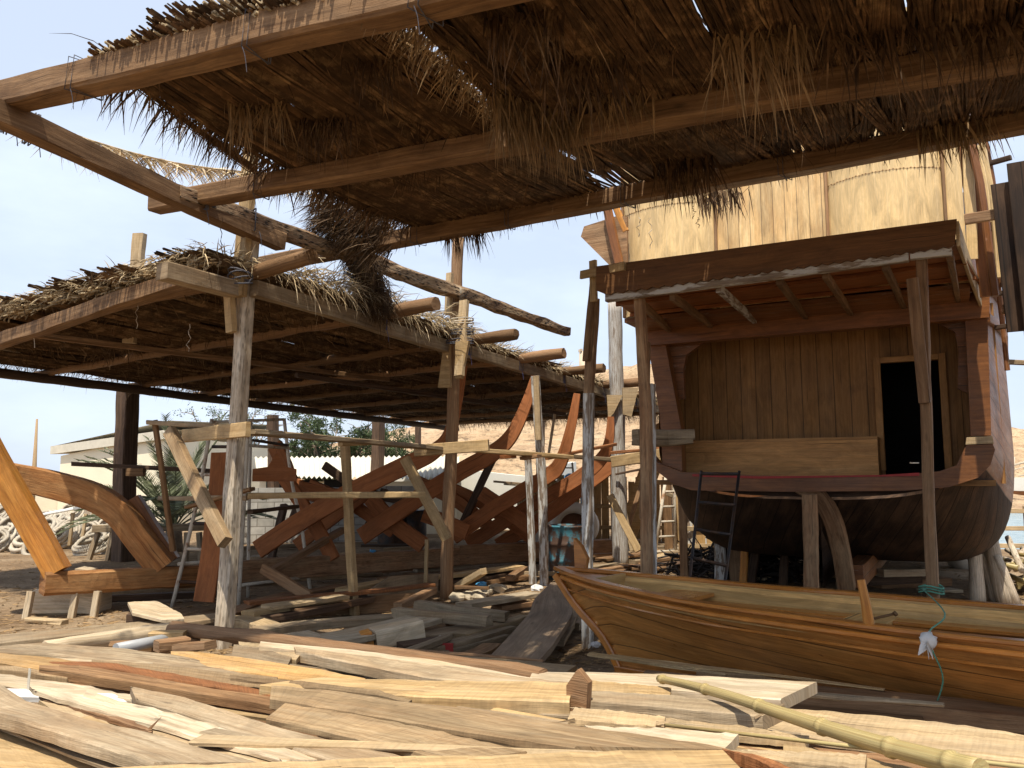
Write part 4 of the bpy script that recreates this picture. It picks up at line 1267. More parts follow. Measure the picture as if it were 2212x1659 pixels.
mb = MB(); mb.prism([(0, 0), (.58, 0), (.58, .17), (.44, .2), (.31, .40), (.2, .2), (0, .17)], .05, P(545, 1040, 11.0), V3(.97, .2, 0).normalized(), Z); mb.build('rib', m_red, bf)
# keel blocks
kb = thing('keel_block', 'pale notched timber block carrying the near end of the keel', 'keel block', G(200, 1325))
b = G(135, 1322)
ka, kb2 = V3(.99, .12, 0).normalized(), V3(-.12, .99, 0).normalized()
mb = MB(); mb.bar(G(88, 1322) + Z * .14, G(222, 1322) + Z * .14, .42, .30, jit=.012, c=.03); mb.build('block', m_white, kb)
mb = MB(); mb.prism([(0, 0), (.42, 0), (.40, .05), (.25, .1), (.16, .22), (0, .24)], .28, G(166, 1322) + Z * .29, ka, Z); mb.build('wedge', m_white, kb)
for X in (82, 178, 224):
    mb = MB(); mb.bar(G(X, 1328) + V3(0, -.24, -.02), G(X + 3, 1328) + V3(0, -.2, .3), .07, .07, up=V3(0, 1, 0)); mb.build('stake', m_white, kb)
for i, (X, Y) in enumerate(((560, 1232), (905, 1222), (1000, 1214), (1180, 1205))):
    mb = MB(); q = G(X, Y); mb.bar(V3(q.x - .2, q.y + .1, .12), V3(q.x + .25, q.y, .12), .3, .26, jit=.015, c=.03)
    tag(mb.build('keel_block', m_grey), ['grey keel block by the trestle tower', 'grey keel block left of the round shed post', 'grey keel block right of the round shed post', 'grey keel block left of the oil drum'][i], 'keel block', 'blocks under the long keel')

# ------------------------------------------------------------------ scaffold round the frames
sf = thing('scaffold', 'rough plank scaffold staging around the red brown boat ribs', 'scaffold', G(760, 1330))
def bar_px(parent, a, b, w, h, mat, name, up=Z, jit=.005, wob=.01, c=.008, n=None):
    mb = MB(); mb.bar(P(*a), P(*b), w, h, up=up, jit=jit, wob=wob, c=c, n=n); return mb.build(name, mat, parent)
UPV = V3(.3, .95, 0)
bar_px(sf, (332, 912, 9.5), (505, 924, 7.9), .18, .05, m_pink, 'platform_plank')
bar_px(sf, (398, 942, 8.6), (536, 927, 7.45), .05, .14, m_tan, 'ledger')
bar_px(sf, (536, 932, 7.6), (960, 970, 10.6), .2, .05, m_grey, 'platform_plank')
bar_px(sf, (896, 974, 10.5), (1056, 962, 10.35), .08, .15, m_tan, 'ledger')
bar_px(sf, (1004, 970, 10.5), (1228, 988, 12.3), .2, .06, m_tan, 'platform_plank')
bar_px(sf, (1215, 984, 12.8), (1400, 1000, 13.8), .2, .06, m_grey, 'platform_plank')
bar_px(sf, (1322, 998, 13.2), (1462, 976, 12.6), .06, .18, m_tan, 'ledger')
bar_px(sf, (1180, 990, 12.2), (1330, 960, 14), .06, .05, m_redbr, 'rail')
bar_px(sf, (1320, 978, 13.4), (1460, 966, 13), .05, .05, m_redbr, 'rail')
bar_px(sf, (535, 1072, 9), (918, 1068, 9.6), .05, .07, m_tan, 'rail')
bar_px(sf, (345, 1076, 10.4), (535, 1076, 9.5), .05, .06, m_grey, 'rail')
bar_px(sf, (405, 1095, 9.6), (545, 1056, 9.2), .1, .04, m_beam, 'rail')
bar_px(sf, (540, 1106, 10), (640, 1094, 11.5), .08, .05, m_dark, 'rail')
pb = G(766, 1330)
for parent, px, w, h, mt in ((sf, [(766, 1332), (752, 1120), (745, 960)], .12, .10, m_tan),):
    vpost(parent, [V3(pb.x, pb.y, 0), P(752, 1120, pb.y), P(746, 962, pb.y)], w * .85, h * .85, mt, wob=.02)
bar_px(sf, (735, 958, 9.3), (795, 955, 9.6), .09, .07, m_tan, 'cleat')
bar_px(sf, (874, 990, 10.4), (966, 1165, 10.3), .13, .08, m_tan, 'brace', up=UPV)
bar_px(sf, (366, 932, 8.4), (486, 1172, 7.5), .13, .09, m_pink, 'brace', up=UPV)
bar_px(sf, (334, 908, 9.4), (374, 1190, 9.8), .06, .05, m_beam, 'brace', up=UPV)
for (Xb, Yb, Xm, Ym, Xt, Yt, w, h, mt) in ((1176, 1266, 1172, 1050, 1156, 812, .15, .12, m_limed_sun), (1151, 1262, 1146, 1100, 1140, 992, .12, .1, m_limed_sun)):  # sunlight on these posts put into their whitish colour
    b = G(Xb, Yb)
    vpost(sf, [b, P(Xm, Ym, b.y), P(Xt, Yt, b.y)], w * .8, h * .8, mt)
b = G(1176, 1266)
bar_px(sf, (1163, 950, b.y - .1), (1158, 812, b.y - .1), .09, .06, m_pale, 'cleat', up=UPV)
bar_px(sf, (1128, 990, 11.6), (1165, 985, 11.5), .2, .05, m_brown, 'cleat')
bar_px(sf, (1110, 985, 11.6), (1085, 988, 11.5), .14, .06, m_red, 'cleat')
# slanting props in the background of the frames
props = [((614, 1090), (585, 1210), 14, .12), ((655, 1062), (622, 1150), 14, .12), ((832, 1058), (790, 1150), 15, .14), ((1060, 975), (1035, 1040), 15, .12), ((1038, 1040), (1010, 1100), 15, .12)]
for i, ((xa, ya), (xb, yb), d, w) in enumerate(props[:3]):
    bar_px(sf, (xa, ya, d), (xb, yb, d - .4), w, w * .7, m_dark, 'brace', up=UPV)
bar_px(sf, (1068, 984, 14.8), (1000, 1130, 15), .13, .1, m_dark, 'brace', up=UPV)
bar_px(sf, (576, 1240, 10.6), (740, 1145, 12.5), .11, .09, m_brown, 'brace', up=UPV)
bar_px(sf, (567, 1228, 10.3), (670, 1290, 9.9), .13, .06, m_brown, 'brace', up=UPV)
bar_px(sf, (1318, 1070, 13.6), (1380, 1190, 13.2), .12, .08, m_tan, 'brace', up=UPV)
bar_px(sf, (922, 1165, 11.3), (920, 1265, 11.2), .05, .04, m_tan, 'brace', up=UPV)
bar_px(sf, (1198, 895, 14.6), (1184, 990, 14.5), .05, .03, m_white, 'brace', up=UPV)
bar_px(sf, (1330, 1025, 15), (1462, 998, 14.6), .04, .04, m_dark, 'rail')
# more standing posts between sheds and dhow
loose_posts = [((1478, 1215), (1468, 1040), .17, m_tan, 'tan post right of the whitewashed pair, under the dhow flank'), ((1496, 1205), (1480, 1052), .2, m_limed_sun, 'whitewashed post standing close behind the tan post'),
               ((1478, 1262), (1474, 1068), .12, m_brown, 'thin brown post propping the dark dhow flank beside the ladder'), ((1446, 1195), (1440, 1030), .18, m_beam, 'brown post far behind the awning strap'), ]
for (Xb, Yb), (Xt, Yt), w, mt, lb in loose_posts:
    mb = MB(); b = G(Xb, Yb); mb.bar(b, P(Xt, Yt, b.y), w, w * .8, up=UPV, jit=.006, wob=.02, n=14)
    tag(mb.build('prop_post', mt), lb, 'prop', 'props and posts under the dhow')
hp_ = [((1558, 1262), (1552, 1120), .17, .12, m_limed_sun, 'whitewashed squared prop directly behind the iron ladder'), ((1590, 1262), (1586, 1150), .2, .16, m_brown, 'brown log prop between ladder and charred sticks'),
       ((1604, 1280), (1608, 1182), .1, .08, m_orange, 'short bright orange prop in front of the charred sticks'), ((1622, 1262), (1632, 1190), .14, .14, m_dark, 'dark log prop behind the bright orange one'),
       ((1690, 1275), (1694, 1196), .12, .12, m_dark, 'dark thin prop left of the big central prop'), ((1752, 1330), (1749, 1068), .155, .15, m_rpost, 'big worn squared prop standing under the middle of the stern rail')]
for (Xb, Yb), (Xt, Yt), w, h, mt, lb in hp_:
    b = G(Xb, Yb)
    if Xb == 1752: b = V3(P(1752, 1300, 8.9).x, 8.9, 0)
    mb = MB(); mb.bar(b, P(Xt, Yt, b.y), w, h, up=UPV, jit=.008, wob=.02, n=14, c=.02)
    tag(mb.build('prop_post', mt), lb, 'prop', 'props and posts under the dhow')
for i, (Xb, Yb, Xt, Yt, w, lb) in enumerate(((2112, 1302, 2094, 1085, .10, 'upright bleached log prop, leftmost under the right bilge of the dhow'), (2150, 1300, 2114, 1180, .085, 'short bent log prop between two taller bleached logs'), (2178, 1304, 2134, 1145, .115, 'thick bleached log prop leaning left under the right bilge'), (2195, 1306, 2150, 1200, .07, 'thin bleached log prop outermost at the right bilge'))):
    mb = MB(); b = G(Xb, Yb); mb.log(b - Z * .03, P(Xt, Yt, b.y + .1), w, w * .75, wob=.05, jit=.015)
    tag(mb.build('log_prop', m_wpost), lb, 'prop', 'log props under the dhow bilge')
mb = MB(); b = G(2085, 1225); mb.sweep([b, b + Z * .5 + V3(-.1, 0, 0)], circ(1, 12), scale=lambda t: .26 + .06 * t, jit=.02, sm=True); tag(mb.build('bucket', m_corr), 'grey battered tub standing on the sand beyond the log props', 'tub')

# ------------------------------------------------------------------ tube trestle tower
tt = thing('trestle_tower', 'tapering trestle tower of rusty whitish steel tubes beside the bleached post', 'scaffold tower', G(520, 1300))
def legp(pts, r, mat=m_iron, name='leg', parent=tt):
    mb = MB(); mb.tube(smooth([P(*p) for p in pts], 3), r, 8, wob=.004); mb.build(name, mat, parent)
dA, dB, dC, dD = G(371, 1312).y, G(515, 1312).y, G(535, 1290).y, G(670, 1274).y
legp([(371, 1312, dA), (408, 1160, dA), (435, 1040, dA), (458, 905, dA)], .026)
legp([(515, 1312, dB), (522, 1180, dB), (530, 1040, dB), (536, 905, dB)], .026)
legp([(536, 1292, dC), (538, 1100, dC), (542, 905, dC)], .024)
legp([(670, 1274, dD), (650, 1130, dD), (630, 1040, dD), (614, 905, dD)], .026)
for a, b in (((384, 1256, dA), (518, 1264, dB)), ((520, 1264, dB), (666, 1246, dD)), ((537, 1246, dC), (666, 1246, dD)), ((402, 1185, dA), (520, 1192, dB)), ((414, 1130, dA), (524, 1134, dB)), ((440, 1025, dA), (530, 1028, dB)), ((455, 912, dA), (614, 906, dD)), ((458, 965, dA), (530, 965, dB)), ((530, 962, dB), (624, 968, dD)), ((540, 950, dC), (622, 962, dD)), ((385, 1218, dA), (520, 1208, dC))):
    mb = MB(); mb.tube([P(*a), P(*b)], .021, 8); mb.build('rung', m_iron if R.random() < .55 else m_irond, tt)

# ------------------------------------------------------------------ saw horse and bench at the left
sh = thing('saw_horse', 'grey wooden saw horse with a long dark rail behind the curved stem timber', 'saw horse', G(230, 1222))
d = G(200, 1212).y
bar_px(sh, (200, 1142, d), (460, 1138, d + .8), .16, .14, m_grey, 'top_rail')
for (xt, yt), (xb, yb) in (((212, 1150), (190, 1215)), ((244, 1150), (230, 1222)), ((430, 1150), (436, 1230)), ((404, 1150), (400, 1225))):
    bar_px(sh, (xt, yt, d + .1), (xb, yb, d + .05), .10, .08, m_grey, 'leg', up=UPV)
bar_px(sh, (180, 1216, d - .1), (228, 1222, d - .1), .1, .14, m_grey, 'foot')
mb = MB(); mb.bar(P(155, 1002, 13), P(470, 1018, 13.5), .07, .07); tag(mb.build('pole', m_dark), 'long dark horizontal pole fixed across the dark shed post', 'pole')
mb = MB(); mb.bar(P(275, 1020, 13), P(312, 1020, 13), .12, .13); tag(mb.build('wooden_cleat', m_beam), 'small brown cleat under the long dark horizontal pole', 'cleat')

# ------------------------------------------------------------------ buildings
hb = thing('house', 'cream rendered low house with overhanging roof and red barred window', 'house', G(240, 1125))
dd = 26.0
p0, p1 = P(128, 1128, dd + 2), P(292, 1128, dd)
p2 = P(352, 1128, dd - .6)
def wall(pa, pb, z0, za, zb, th, mat, name, parent):
    ax = V3(pb.x - pa.x, pb.y - pa.y); L = ax.length; ax.normalize()
    mb = MB(); mb.prism([(0, z0), (L, z0), (L, zb), (0, za)], th, V3(pa.x, pa.y, 0), ax, Z, tone=1); return mb.build(name, mat, parent)
zA, zB = P(128, 985, dd + 2).z, P(292, 962, dd).z
ax_ = V3(p2.x - p0.x, p2.y - p0.y).normalized()
wall(p0, p2, -.2, zA, zB + .35, .2, m_cream, 'wall', hb)
bk = V3(.5, 1, 0).normalized()
wall(p0 + bk * .1, p0 + bk * 5, -.2, zA, zA, .2, m_cream, 'wall', hb)
wall(p2 + bk * .1, p2 + bk * 5, -.2, zB + .3, zB, .2, m_cream, 'wall', hb)
mb = MB(); q0, q1 = p0 - ax_ * .4, p2 + ax_ * .3
mb.grid([[V3(q0.x, q0.y, zA + .06) - bk * .22, V3(q1.x, q1.y, zB + .45) - bk * .22], [V3(q0.x, q0.y, zA + .3) + bk * 5, V3(q1.x, q1.y, zB + .7) + bk * 5]], sm=False)
mb.grid([[V3(q0.x, q0.y, zA + .34) - bk * .2, V3(q1.x, q1.y, zB + .74) - bk * .2], [V3(q0.x, q0.y, zA + .4) + bk * 5, V3(q1.x, q1.y, zB + .9) + bk * 5]], sm=False)
mb.prism([(0, 0), ((q1 - q0).length, .4), ((q1 - q0).length, .68), (0, .28)], .06, V3(q0.x, q0.y, zA + .06) - bk * .22, ax_, Z, tone=1)
mb.build('roof', m_roofw, hb)
wn_c = P(195, 1081, 27.1) - bk * .25
fr = MB(); 
wf = fr.prism([(-.18, -.26), (.18, -.26), (.18, .26), (-.18, .26)], .05, wn_c, ax_, Z).build('window', m_redpaint, hb)
g_ = MB()
for i in range(4): g_.bar(wn_c + ax_ * (-.15 + .1 * i) - bk * .04 - Z * .25, wn_c + ax_ * (-.15 + .1 * i) - bk * .04 + Z * .25, .02, .02, up=bk)
for i in range(6): g_.bar(wn_c + ax_ * -.17 - bk * .045 + Z * (-.2 + .08 * i), wn_c + ax_ * .17 - bk * .045 + Z * (-.2 + .08 * i), .02, .02)
g_.build('grille', m_redbr, wf)
for X in (270, 338):
    mb = MB(); p = P(X, 948, 27); mb.bar(p - Z * .4, p + Z * .3, .18, .18, up=bk); mb.build('roof_block', m_roofw, hb)
w0 = thing('yard_wall', 'low cream rendered yard wall left of the cream house', 'wall', G(60, 1130))
wall(P(-500, 1130, 24), p0 - ax_ * .12, -.2, 1.72, 1.72, .2, m_cream, 'wall', w0)
mb = MB(); b = G(66, 1150); mb.sweep([b, P(72, 1050, b.y), P(80, 905, b.y)], circ(1, 8), scale=lambda t: .05 + .03 * math.sin(t * 3) if t < .9 else .03, sm=True)
tag(mb.build('oar', m_pink), 'tall thin pinkish oar standing upright against the cream yard wall', 'oar')
# block wall behind the frames
bw = MB(); a, b = P(470, 1130, 20), P(900, 1130, 21.5)
ax = (b - a); ax.z = 0; L = ax.length; ax.normalize()
bw.prism([(0, -.2), (L, -.2), (L, 1.42), (L * .72, 1.42), (L * .72, 1.38), (0, 1.38)], .2, V3(a.x, a.y, 0), ax, Z, tone=1)
tag(bw.build('block_wall', m_block), 'grey concrete block wall behind the boat ribs', 'wall')
# shed with corrugated roof
cs = thing('storehouse', 'beige storehouse with a pale corrugated roof behind the round shed post', 'building', G(800, 1120))
d = 24
a, b = P(560, 1120, d), P(985, 1120, d)
wall(a, b, -.2, P(800, 1040, d).z, P(800, 1040, d).z, .2, m_cream, 'wall', cs)
mb = MB()
t0, t1 = P(556, 1030, d - .5), P(992, 1034, d - .5)
u0, u1 = P(550, 988, d + 4), P(992, 985, d + 4)
mb.grid([[t0.lerp(t1, i / 160) + Z * .04 * math.sin(i * 1.57), u0.lerp(u1, i / 160) + Z * .04 * math.sin(i * 1.57)] for i in range(161)])
mb.build('roof', m_roofw, cs)
for X in (575, 640, 700, 905):
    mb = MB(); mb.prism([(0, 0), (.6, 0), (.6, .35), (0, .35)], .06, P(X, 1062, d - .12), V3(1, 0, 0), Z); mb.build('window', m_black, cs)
mb = MB(); mb.prism([(0, 0), (.25, 0), (.25, .7), (0, .7)], .06, P(957, 1064, d - .14), V3(1, 0, 0), Z); mb.build('shutter', m_glassf, cs)
wb = thing('white_building', 'bright white rendered building end wall between shed post and thin posts', 'building', G(1050, 1160))
wall(P(830, 1135, 29), P(1185, 1135, 25), -.2, P(1000, 990, 25.5).z, P(1185, 992, 25).z - .6, .2, m_whitew, 'wall', wb)
wall(P(1187, 1135, 25.1), P(1240, 1135, 28), -.2, 2.0, 2.2, .2, m_whitew, 'wall', wb)
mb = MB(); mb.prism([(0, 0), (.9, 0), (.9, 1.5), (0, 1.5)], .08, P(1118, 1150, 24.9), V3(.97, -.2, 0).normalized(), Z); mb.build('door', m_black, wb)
mb = MB(); mb.bar(P(1068, 1040, 24.6), P(1190, 1050, 24.4), .5, .06); mb.bar(P(1090, 1046, 24.5), P(1200, 1056, 24.3), .4, .04); mb.build('canopy', m_grey, wb)
mb = MB(); b = G(1122, 1165)
for k in range(5): mb.bar(b + V3(.16 * k, .02 * k, 0), b + V3(.16 * k + .02, .1, 1.15), .15, .03, up=V3(0, 1, 0))
tag(mb.build('board_stack', m_pale), 'stack of pale upright boards leaning by the white building', 'boards')
# plank fence on the shore
def fence(name, label, a, b, h, mat, gap=0, rails=(.35, .9)):
    f = thing(name, label, 'fence', a.lerp(b, .5))
    ax = b - a; L = ax.length; ax.normalize()
    mb = MB(); x = 0
    while x < L:
        w = R.uniform(.12, .2)
        mb.bar(a + ax * x - Z * .1, a + ax * (x + R.uniform(-.01, .01)) + Z * (h + R.uniform(-.12, .1)), w, .025, up=ax.cross(Z), n=2)
        x += w + .012 + gap
    mb.build('fence_board', mat, f)
    nb = ax.cross(Z) * .05
    if nb.y > 0: nb = -nb
    for r_ in rails:
        mb = MB(); mb.bar(a + Z * r_ + nb, b + Z * r_ + nb, .04, .1); mb.build('fence_rail', m_tan, f)
    return f
fence('plank_fence', 'tall warm brown board fence on the shore beyond the drum', G(1150, 1168), G(1585, 1170), 1.65, m_yellow)
m2_ = thing('shore_fence', 'thin pale rail fence along the water edge to the right of the dhow', 'fence', G(2170, 1210))
for i in range(12):
    X = 1500 + i * 90
    b = G(X, 1206)
    mb = MB(); mb.bar(V3(b.x, b.y, -.6), V3(b.x + .02, b.y, 1.05), .07, .06, up=UPV); mb.build('fence_post', m_pale, m2_)
a, b = G(1480, 1206), G(2560, 1206)
for z in (.25, .6, .95):
    mb = MB(); mb.bar(V3(a.x, a.y - .05, z), V3(b.x, b.y - .05, z), .03, .09, n=20, wob=.02); mb.build('fence_rail', m_pale, m2_)
# fibreglass ring, drum, tank, ladders
rg = thing('fibreglass_mould', 'white fibreglass mould with a round hole behind the oil drum', 'mould', G(1225, 1168))
c = P(1240, 1135, 18)
mb = MB()
rows = []
prof = [(.30, -.02), (.36, .12), (.48, .14), (.56, .05), (.56, -.15), (.3, -.2)]
for i in range(33):
    t = i / 32 * 2 * math.pi
    rows.append([c + V3(math.cos(t) * r_ * 1.0, -y_, math.sin(t) * r_ * .9) for r_, y_ in prof])
mb.grid(rows); mb.build('ring', m_glassf, rg)
mb = MB(); mb.prism([(-.9, -.4), (-.2, -.45), (-.2, .42), (-.45, .4)], .3, c + V3(-.1, .1, 0), V3(1, 0, 0), Z); mb.build('body', m_glassf, rg)
mb = MB(); mb.prism([(.34 * math.cos(k * math.pi / 8), .34 * math.sin(k * math.pi / 8)) for k in range(16)], .02, c + V3(0, .25, 0), V3(1, 0, 0), Z); mb.build('liner', m_rail, rg)
dr = thing('oil_drum', 'rusty oil drum with flaking turquoise paint beside the pale posts', 'drum', G(1222, 1248))
b = G(1226, 1250); r_ = .31
mb = MB()
prof = [(0, r_), (.02, r_ + .012), (.05, r_), (.28, r_), (.30, r_ + .014), (.32, r_), (.54, r_), (.56, r_ + .014), (.58, r_), (.82, r_ - .005), (.84, r_ + .012), (.86, r_), (.84, r_ - .02), (.80, 0.02)]
rows = []
for z, rr in prof:
    rows.append([V3(b.x + math.cos(i / 32 * 2 * math.pi) * rr * (1 + .03 * noise.noise(V3(math.cos(i / 5.1) * 2, math.sin(i / 5.1) * 2, z * 3)) * (1 if 0 < i < 32 else 0)), b.y + math.sin(i / 32 * 2 * math.pi) * rr, z) for i in range(33)])
mb.grid(rows, flip=True); mb.build('body', m_drum, dr)
for i, (X, Y, lb) in enumerate(((845, 1180, 'dark drum lying behind the boat ribs on the left'), (892, 1178, 'second dark drum close behind the thin tan post'))):
    b = G(X, Y); mb = MB(); mb.sweep([b, b + Z * .04, b + Z * .45, b + Z * .85], circ(.33, 18), sm=True)
    tag(mb.build('drum', m_irond), lb, 'drum', 'dark drums behind the boat ribs')
b = P(1240, 1045, 21); mb = MB(); mb.sweep([b - Z * .25, b + Z * .2, b + Z * .27], circ(.26, 16), scale=[1, 1, .6], sm=True)
mb.bar(V3(b.x - .3, b.y, b.z - .3), V3(b.x + .3, b.y, b.z - .3), .4, .06); mb.bar(V3(b.x - .2, b.y, 0), V3(b.x - .2, b.y, b.z - .3), .08, .08, up=UPV); mb.bar(V3(b.x + .2, b.y, 0), V3(b.x + .2, b.y, b.z - .3), .08, .08, up=UPV)
tag(mb.build('water_tank', m_plastic), 'small blue water tank raised on a stand near the white building', 'tank')
def ladder(label, pa, pb, qa, qb, n, mat, r=.02):
    l = thing('ladder', label, 'ladder', V3(pa.x, pa.y, 0), 'ladders by the shore')
    for a, b in ((pa, pb), (qa, qb)):
        mb = MB(); mb.tube([a, b], r, 6); mb.build('rail', mat, l)
    for i in range(n):
        t = (i + .7) / n
        mb = MB(); mb.tube([pa.lerp(pb, t), qa.lerp(qb, t)], r * .8, 6); mb.build('rung', mat, l)
ladder('pale step ladder in front of the plank fence', G(1412, 1215), P(1440, 1020, 15.6), G(1460, 1212), P(1456, 1020, 15.6), 6, m_iron, .03)
ladder('grey tube ladder standing left of the fibreglass mould', G(1203, 1165), P(1206, 1000, 20), G(1252, 1160), P(1236, 1000, 20), 5, m_iron, .025)
for i, (xa, ya, xb, yb, d, lb) in enumerate(((1450, 1040, 1600, 1130, 17.5, 'upper slanting pale pole above the shore fence'), (1440, 1066, 1580, 1120, 17, 'lower slanting pale pole above the shore fence'), (1390, 1030, 1345, 1180, 16, 'brown pole leaning left behind the tall whitewashed post'), (1345, 1085, 1366, 1190, 15.5, 'thin pale stick leaning right of the oil drum'), (1500, 1060, 1560, 1165, 16.5, 'orange brown pole leaning under the dark dhow flank'))):
    mb = MB(); mb.bar(P(xa, ya, d), P(xb, yb, d - .2), .08, .08, up=UPV)
    tag(mb.build('pole', [m_wpost, m_grey, m_brown, m_pale, m_orange][i]), lb, 'pole', 'poles by the shore')
mb = MB(); mb.prism([(0, 0), (.5, 0), (1.5, 2.6), (1.3, 3.0), (1.1, 2.9)], .05, G(1322, 1180), V3(.95, -.3, 0).normalized(), Z)
tag(mb.build('plywood_offcut', m_yellow), 'tall tapering yellow plywood offcut leaning behind the whitewashed post', 'plywood')
# tower on the hill
b = P(1270, 815, 86); mb = MB(); mb.sweep([V3(b.x, b.y, b.z - 4), V3(b.x, b.y, P(1270, 760, 86).z)], circ(1, 20), scale=lambda t: 1.0 - .08 * t, sm=True)
zt_ = P(1270, 760, 86).z
tw = thing('watch_tower', 'small round stone watch tower with battlements on the hilltop', 'tower', (b.x, b.y, b.z - 4))
mb.build('tower_body', m_tower, tw)
mb = MB()
for k in range(10):
    t = k / 10 * 2 * math.pi
    p = V3(b.x + .92 * math.cos(t), b.y + .92 * math.sin(t), zt_ - .02); mb.bar(p, p + Z * .26, .3, .15, up=V3(math.cos(t), math.sin(t), 0), n=1)
mb.build('battlement', m_tower, tw)
# boats beyond the fence
for i, (X, Y, d, L_, lb) in enumerate(((2200, 1092, 52, 9, 'red brown moored wooden boat at the right edge of the water'), (2245, 1058, 95, 12, 'pale moored boat farther out at the right edge'), (2178, 1062, 100, 6, 'smallest distant boat beside the dhow flank'))):
    bt = thing('moored_boat', lb, 'boat', P(X, Y, d), 'boats moored on the inlet')
    c = P(X, Y, d); c.z = -.25
    mb = MB(); rows = []
    for j in range(13):
        t = j / 12 * 2 - 1
        w = 1.3 * (1 - abs(t) ** 2.4)
        sh = .55 * t * t
        rows.append([c + V3(t * L_ / 2, sg * w * f, h_ + sh * (h_ > .5)) for sg, f, h_ in ((-1, 1, 1.1), (-1, .8, .3), (0, 0, -.1), (1, .8, .3), (1, 1, 1.1))])
    mb.grid(rows); mb.grid(rows, flip=True); mb.build('hull', m_hull if i != 1 else m_whitew, bt)
    mb = MB(); mb.bar(c + V3(-1.6, 0, 1.5), c + V3(1.0, 0, 1.5), 1.3, .9); mb.build('cabin', m_whitew, bt)
    mb = MB(); mb.tube([c + V3(-2.2, 0, 2.2), c + V3(4.6, 0, 4.0)], .07, 6); mb.build('yard', m_wpost, bt)
    mb = MB(); mb.tube([c + V3(.6, 0, .5), c + V3(1.1, 0, 4.6)], .07, 6); mb.build('mast', m_wpost, bt)

# ------------------------------------------------------------------ trees
def leaf_cloud(mb, c, rx, rz, n, size, rr, up=.3):
    for _ in range(n):
        while True:
            q = Vector((rr.uniform(-1, 1), rr.uniform(-1, 1), rr.uniform(-1, 1)))
            if q.length < 1: break
        p = c + Vector((q.x * rx, q.y * rx, q.z * rz))
        d = Vector((rr.gauss(0, 1), rr.gauss(0, 1), rr.gauss(up, .8)))
        mb.blade(p, d, size * rr.uniform(.6, 1.5), size * .45, .3, rr.uniform(.5, 1.7), 1)
def tree(label, base, h, spread, nb, leaves, seed, size=.11):
    rr = random.Random(seed)
    t = thing('tree', label, 'tree', base, 'trees behind the block wall')
    tk, cr_ = MB(), MB()
    for k in range(nb):
        an = rr.uniform(0, 6.28)
        e = base + Vector((math.cos(an) * spread * rr.uniform(.3, 1), math.sin(an) * spread * .6, h * rr.uniform(.75, 1)))
        m_ = base.lerp(e, .5) + Vector((rr.gauss(0, .2), rr.gauss(0, .2), .2))
        pts = smooth([base + Vector((rr.gauss(0, .12), rr.gauss(0, .1), 0)), m_, e], 5)
        tk.tube(pts, .07, 6, scale=lambda t: 1.1 - t * .85)
        for j in range(12):
            q = pts[rr.randint(3, len(pts) - 1)]
            d = Vector((rr.gauss(0, .8), rr.gauss(0, .6), rr.gauss(.25, .5)))
            e2 = q + d * rr.uniform(.3, .9)
            tk.tube([q, q.lerp(e2, .5) + Vector((0, 0, .05)), e2], .018, 4, scale=lambda t: 1.1 - t * .8)
            if rr.random() < .8: leaf_cloud(cr_, e2, rr.uniform(.18, .4), rr.uniform(.15, .3), leaves, size, rr)
    tk.build('trunk', m_bark, t)
    cr_.build('crown', m_dkgreen, t)
tree('loose green tree with pale stems, right of the tube tower', G(700, 1116), 4.3, 2.3, 16, 95, 3, .13)
tree('small green tree farthest right behind the scaffold', G(838, 1112), 3.9, 1.5, 10, 80, 4, .12)
tree('sparse grey green tree behind the bleached post', G(480, 1112), 4.7, 2.0, 12, 26, 5, .1)
tree('green bush low beside the block wall', G(610, 1108), 3.2, 1.8, 10, 80, 6, .12)
pm = thing('palm', 'young date palm with arching grey green fronds behind the saw horse', 'palm', G(372, 1192))
b = G(372, 1192)
mb = MB(); mb.sweep(seg(b, b + Z * .55, 4), circ(1, 10), scale=lambda t: .2 - .05 * t, jit=.04, sm=True); mb.build('trunk', m_bark, pm)
rr = random.Random(12)
for k in range(34):
    an = rr.uniform(0, 6.28); L_ = rr.uniform(2.1, 3.0); el = rr.uniform(.5, 1.45)
    d = Vector((math.cos(an) * math.cos(el), math.sin(an) * math.cos(el), math.sin(el)))
    pts, q = [], b + Z * .45
    nS = 14
    for i in range(nS + 1):
        pts.append(q); q = q + d * (L_ / nS); d = (d - Z * .085).normalized()
    mb = MB(); mb.tube(pts, .016, 4, scale=lambda t: 1.2 - t)
    for i in range(3, nS):
        tdir = (pts[i + 1] - pts[i]).normalized()
        sd = tdir.cross(Z).normalized()
        for sg in (-1, 1):
            for j in range(4):
                p = pts[i].lerp(pts[i + 1], j / 4)
                mb.blade(p, sd * sg + tdir * .9 + Z * .35, .36 * (1 - (i / nS) ** 3 * .7), .026, .35, rr.uniform(.6, 1.5), 2)
    mb.build('frond', m_palmg, pm)

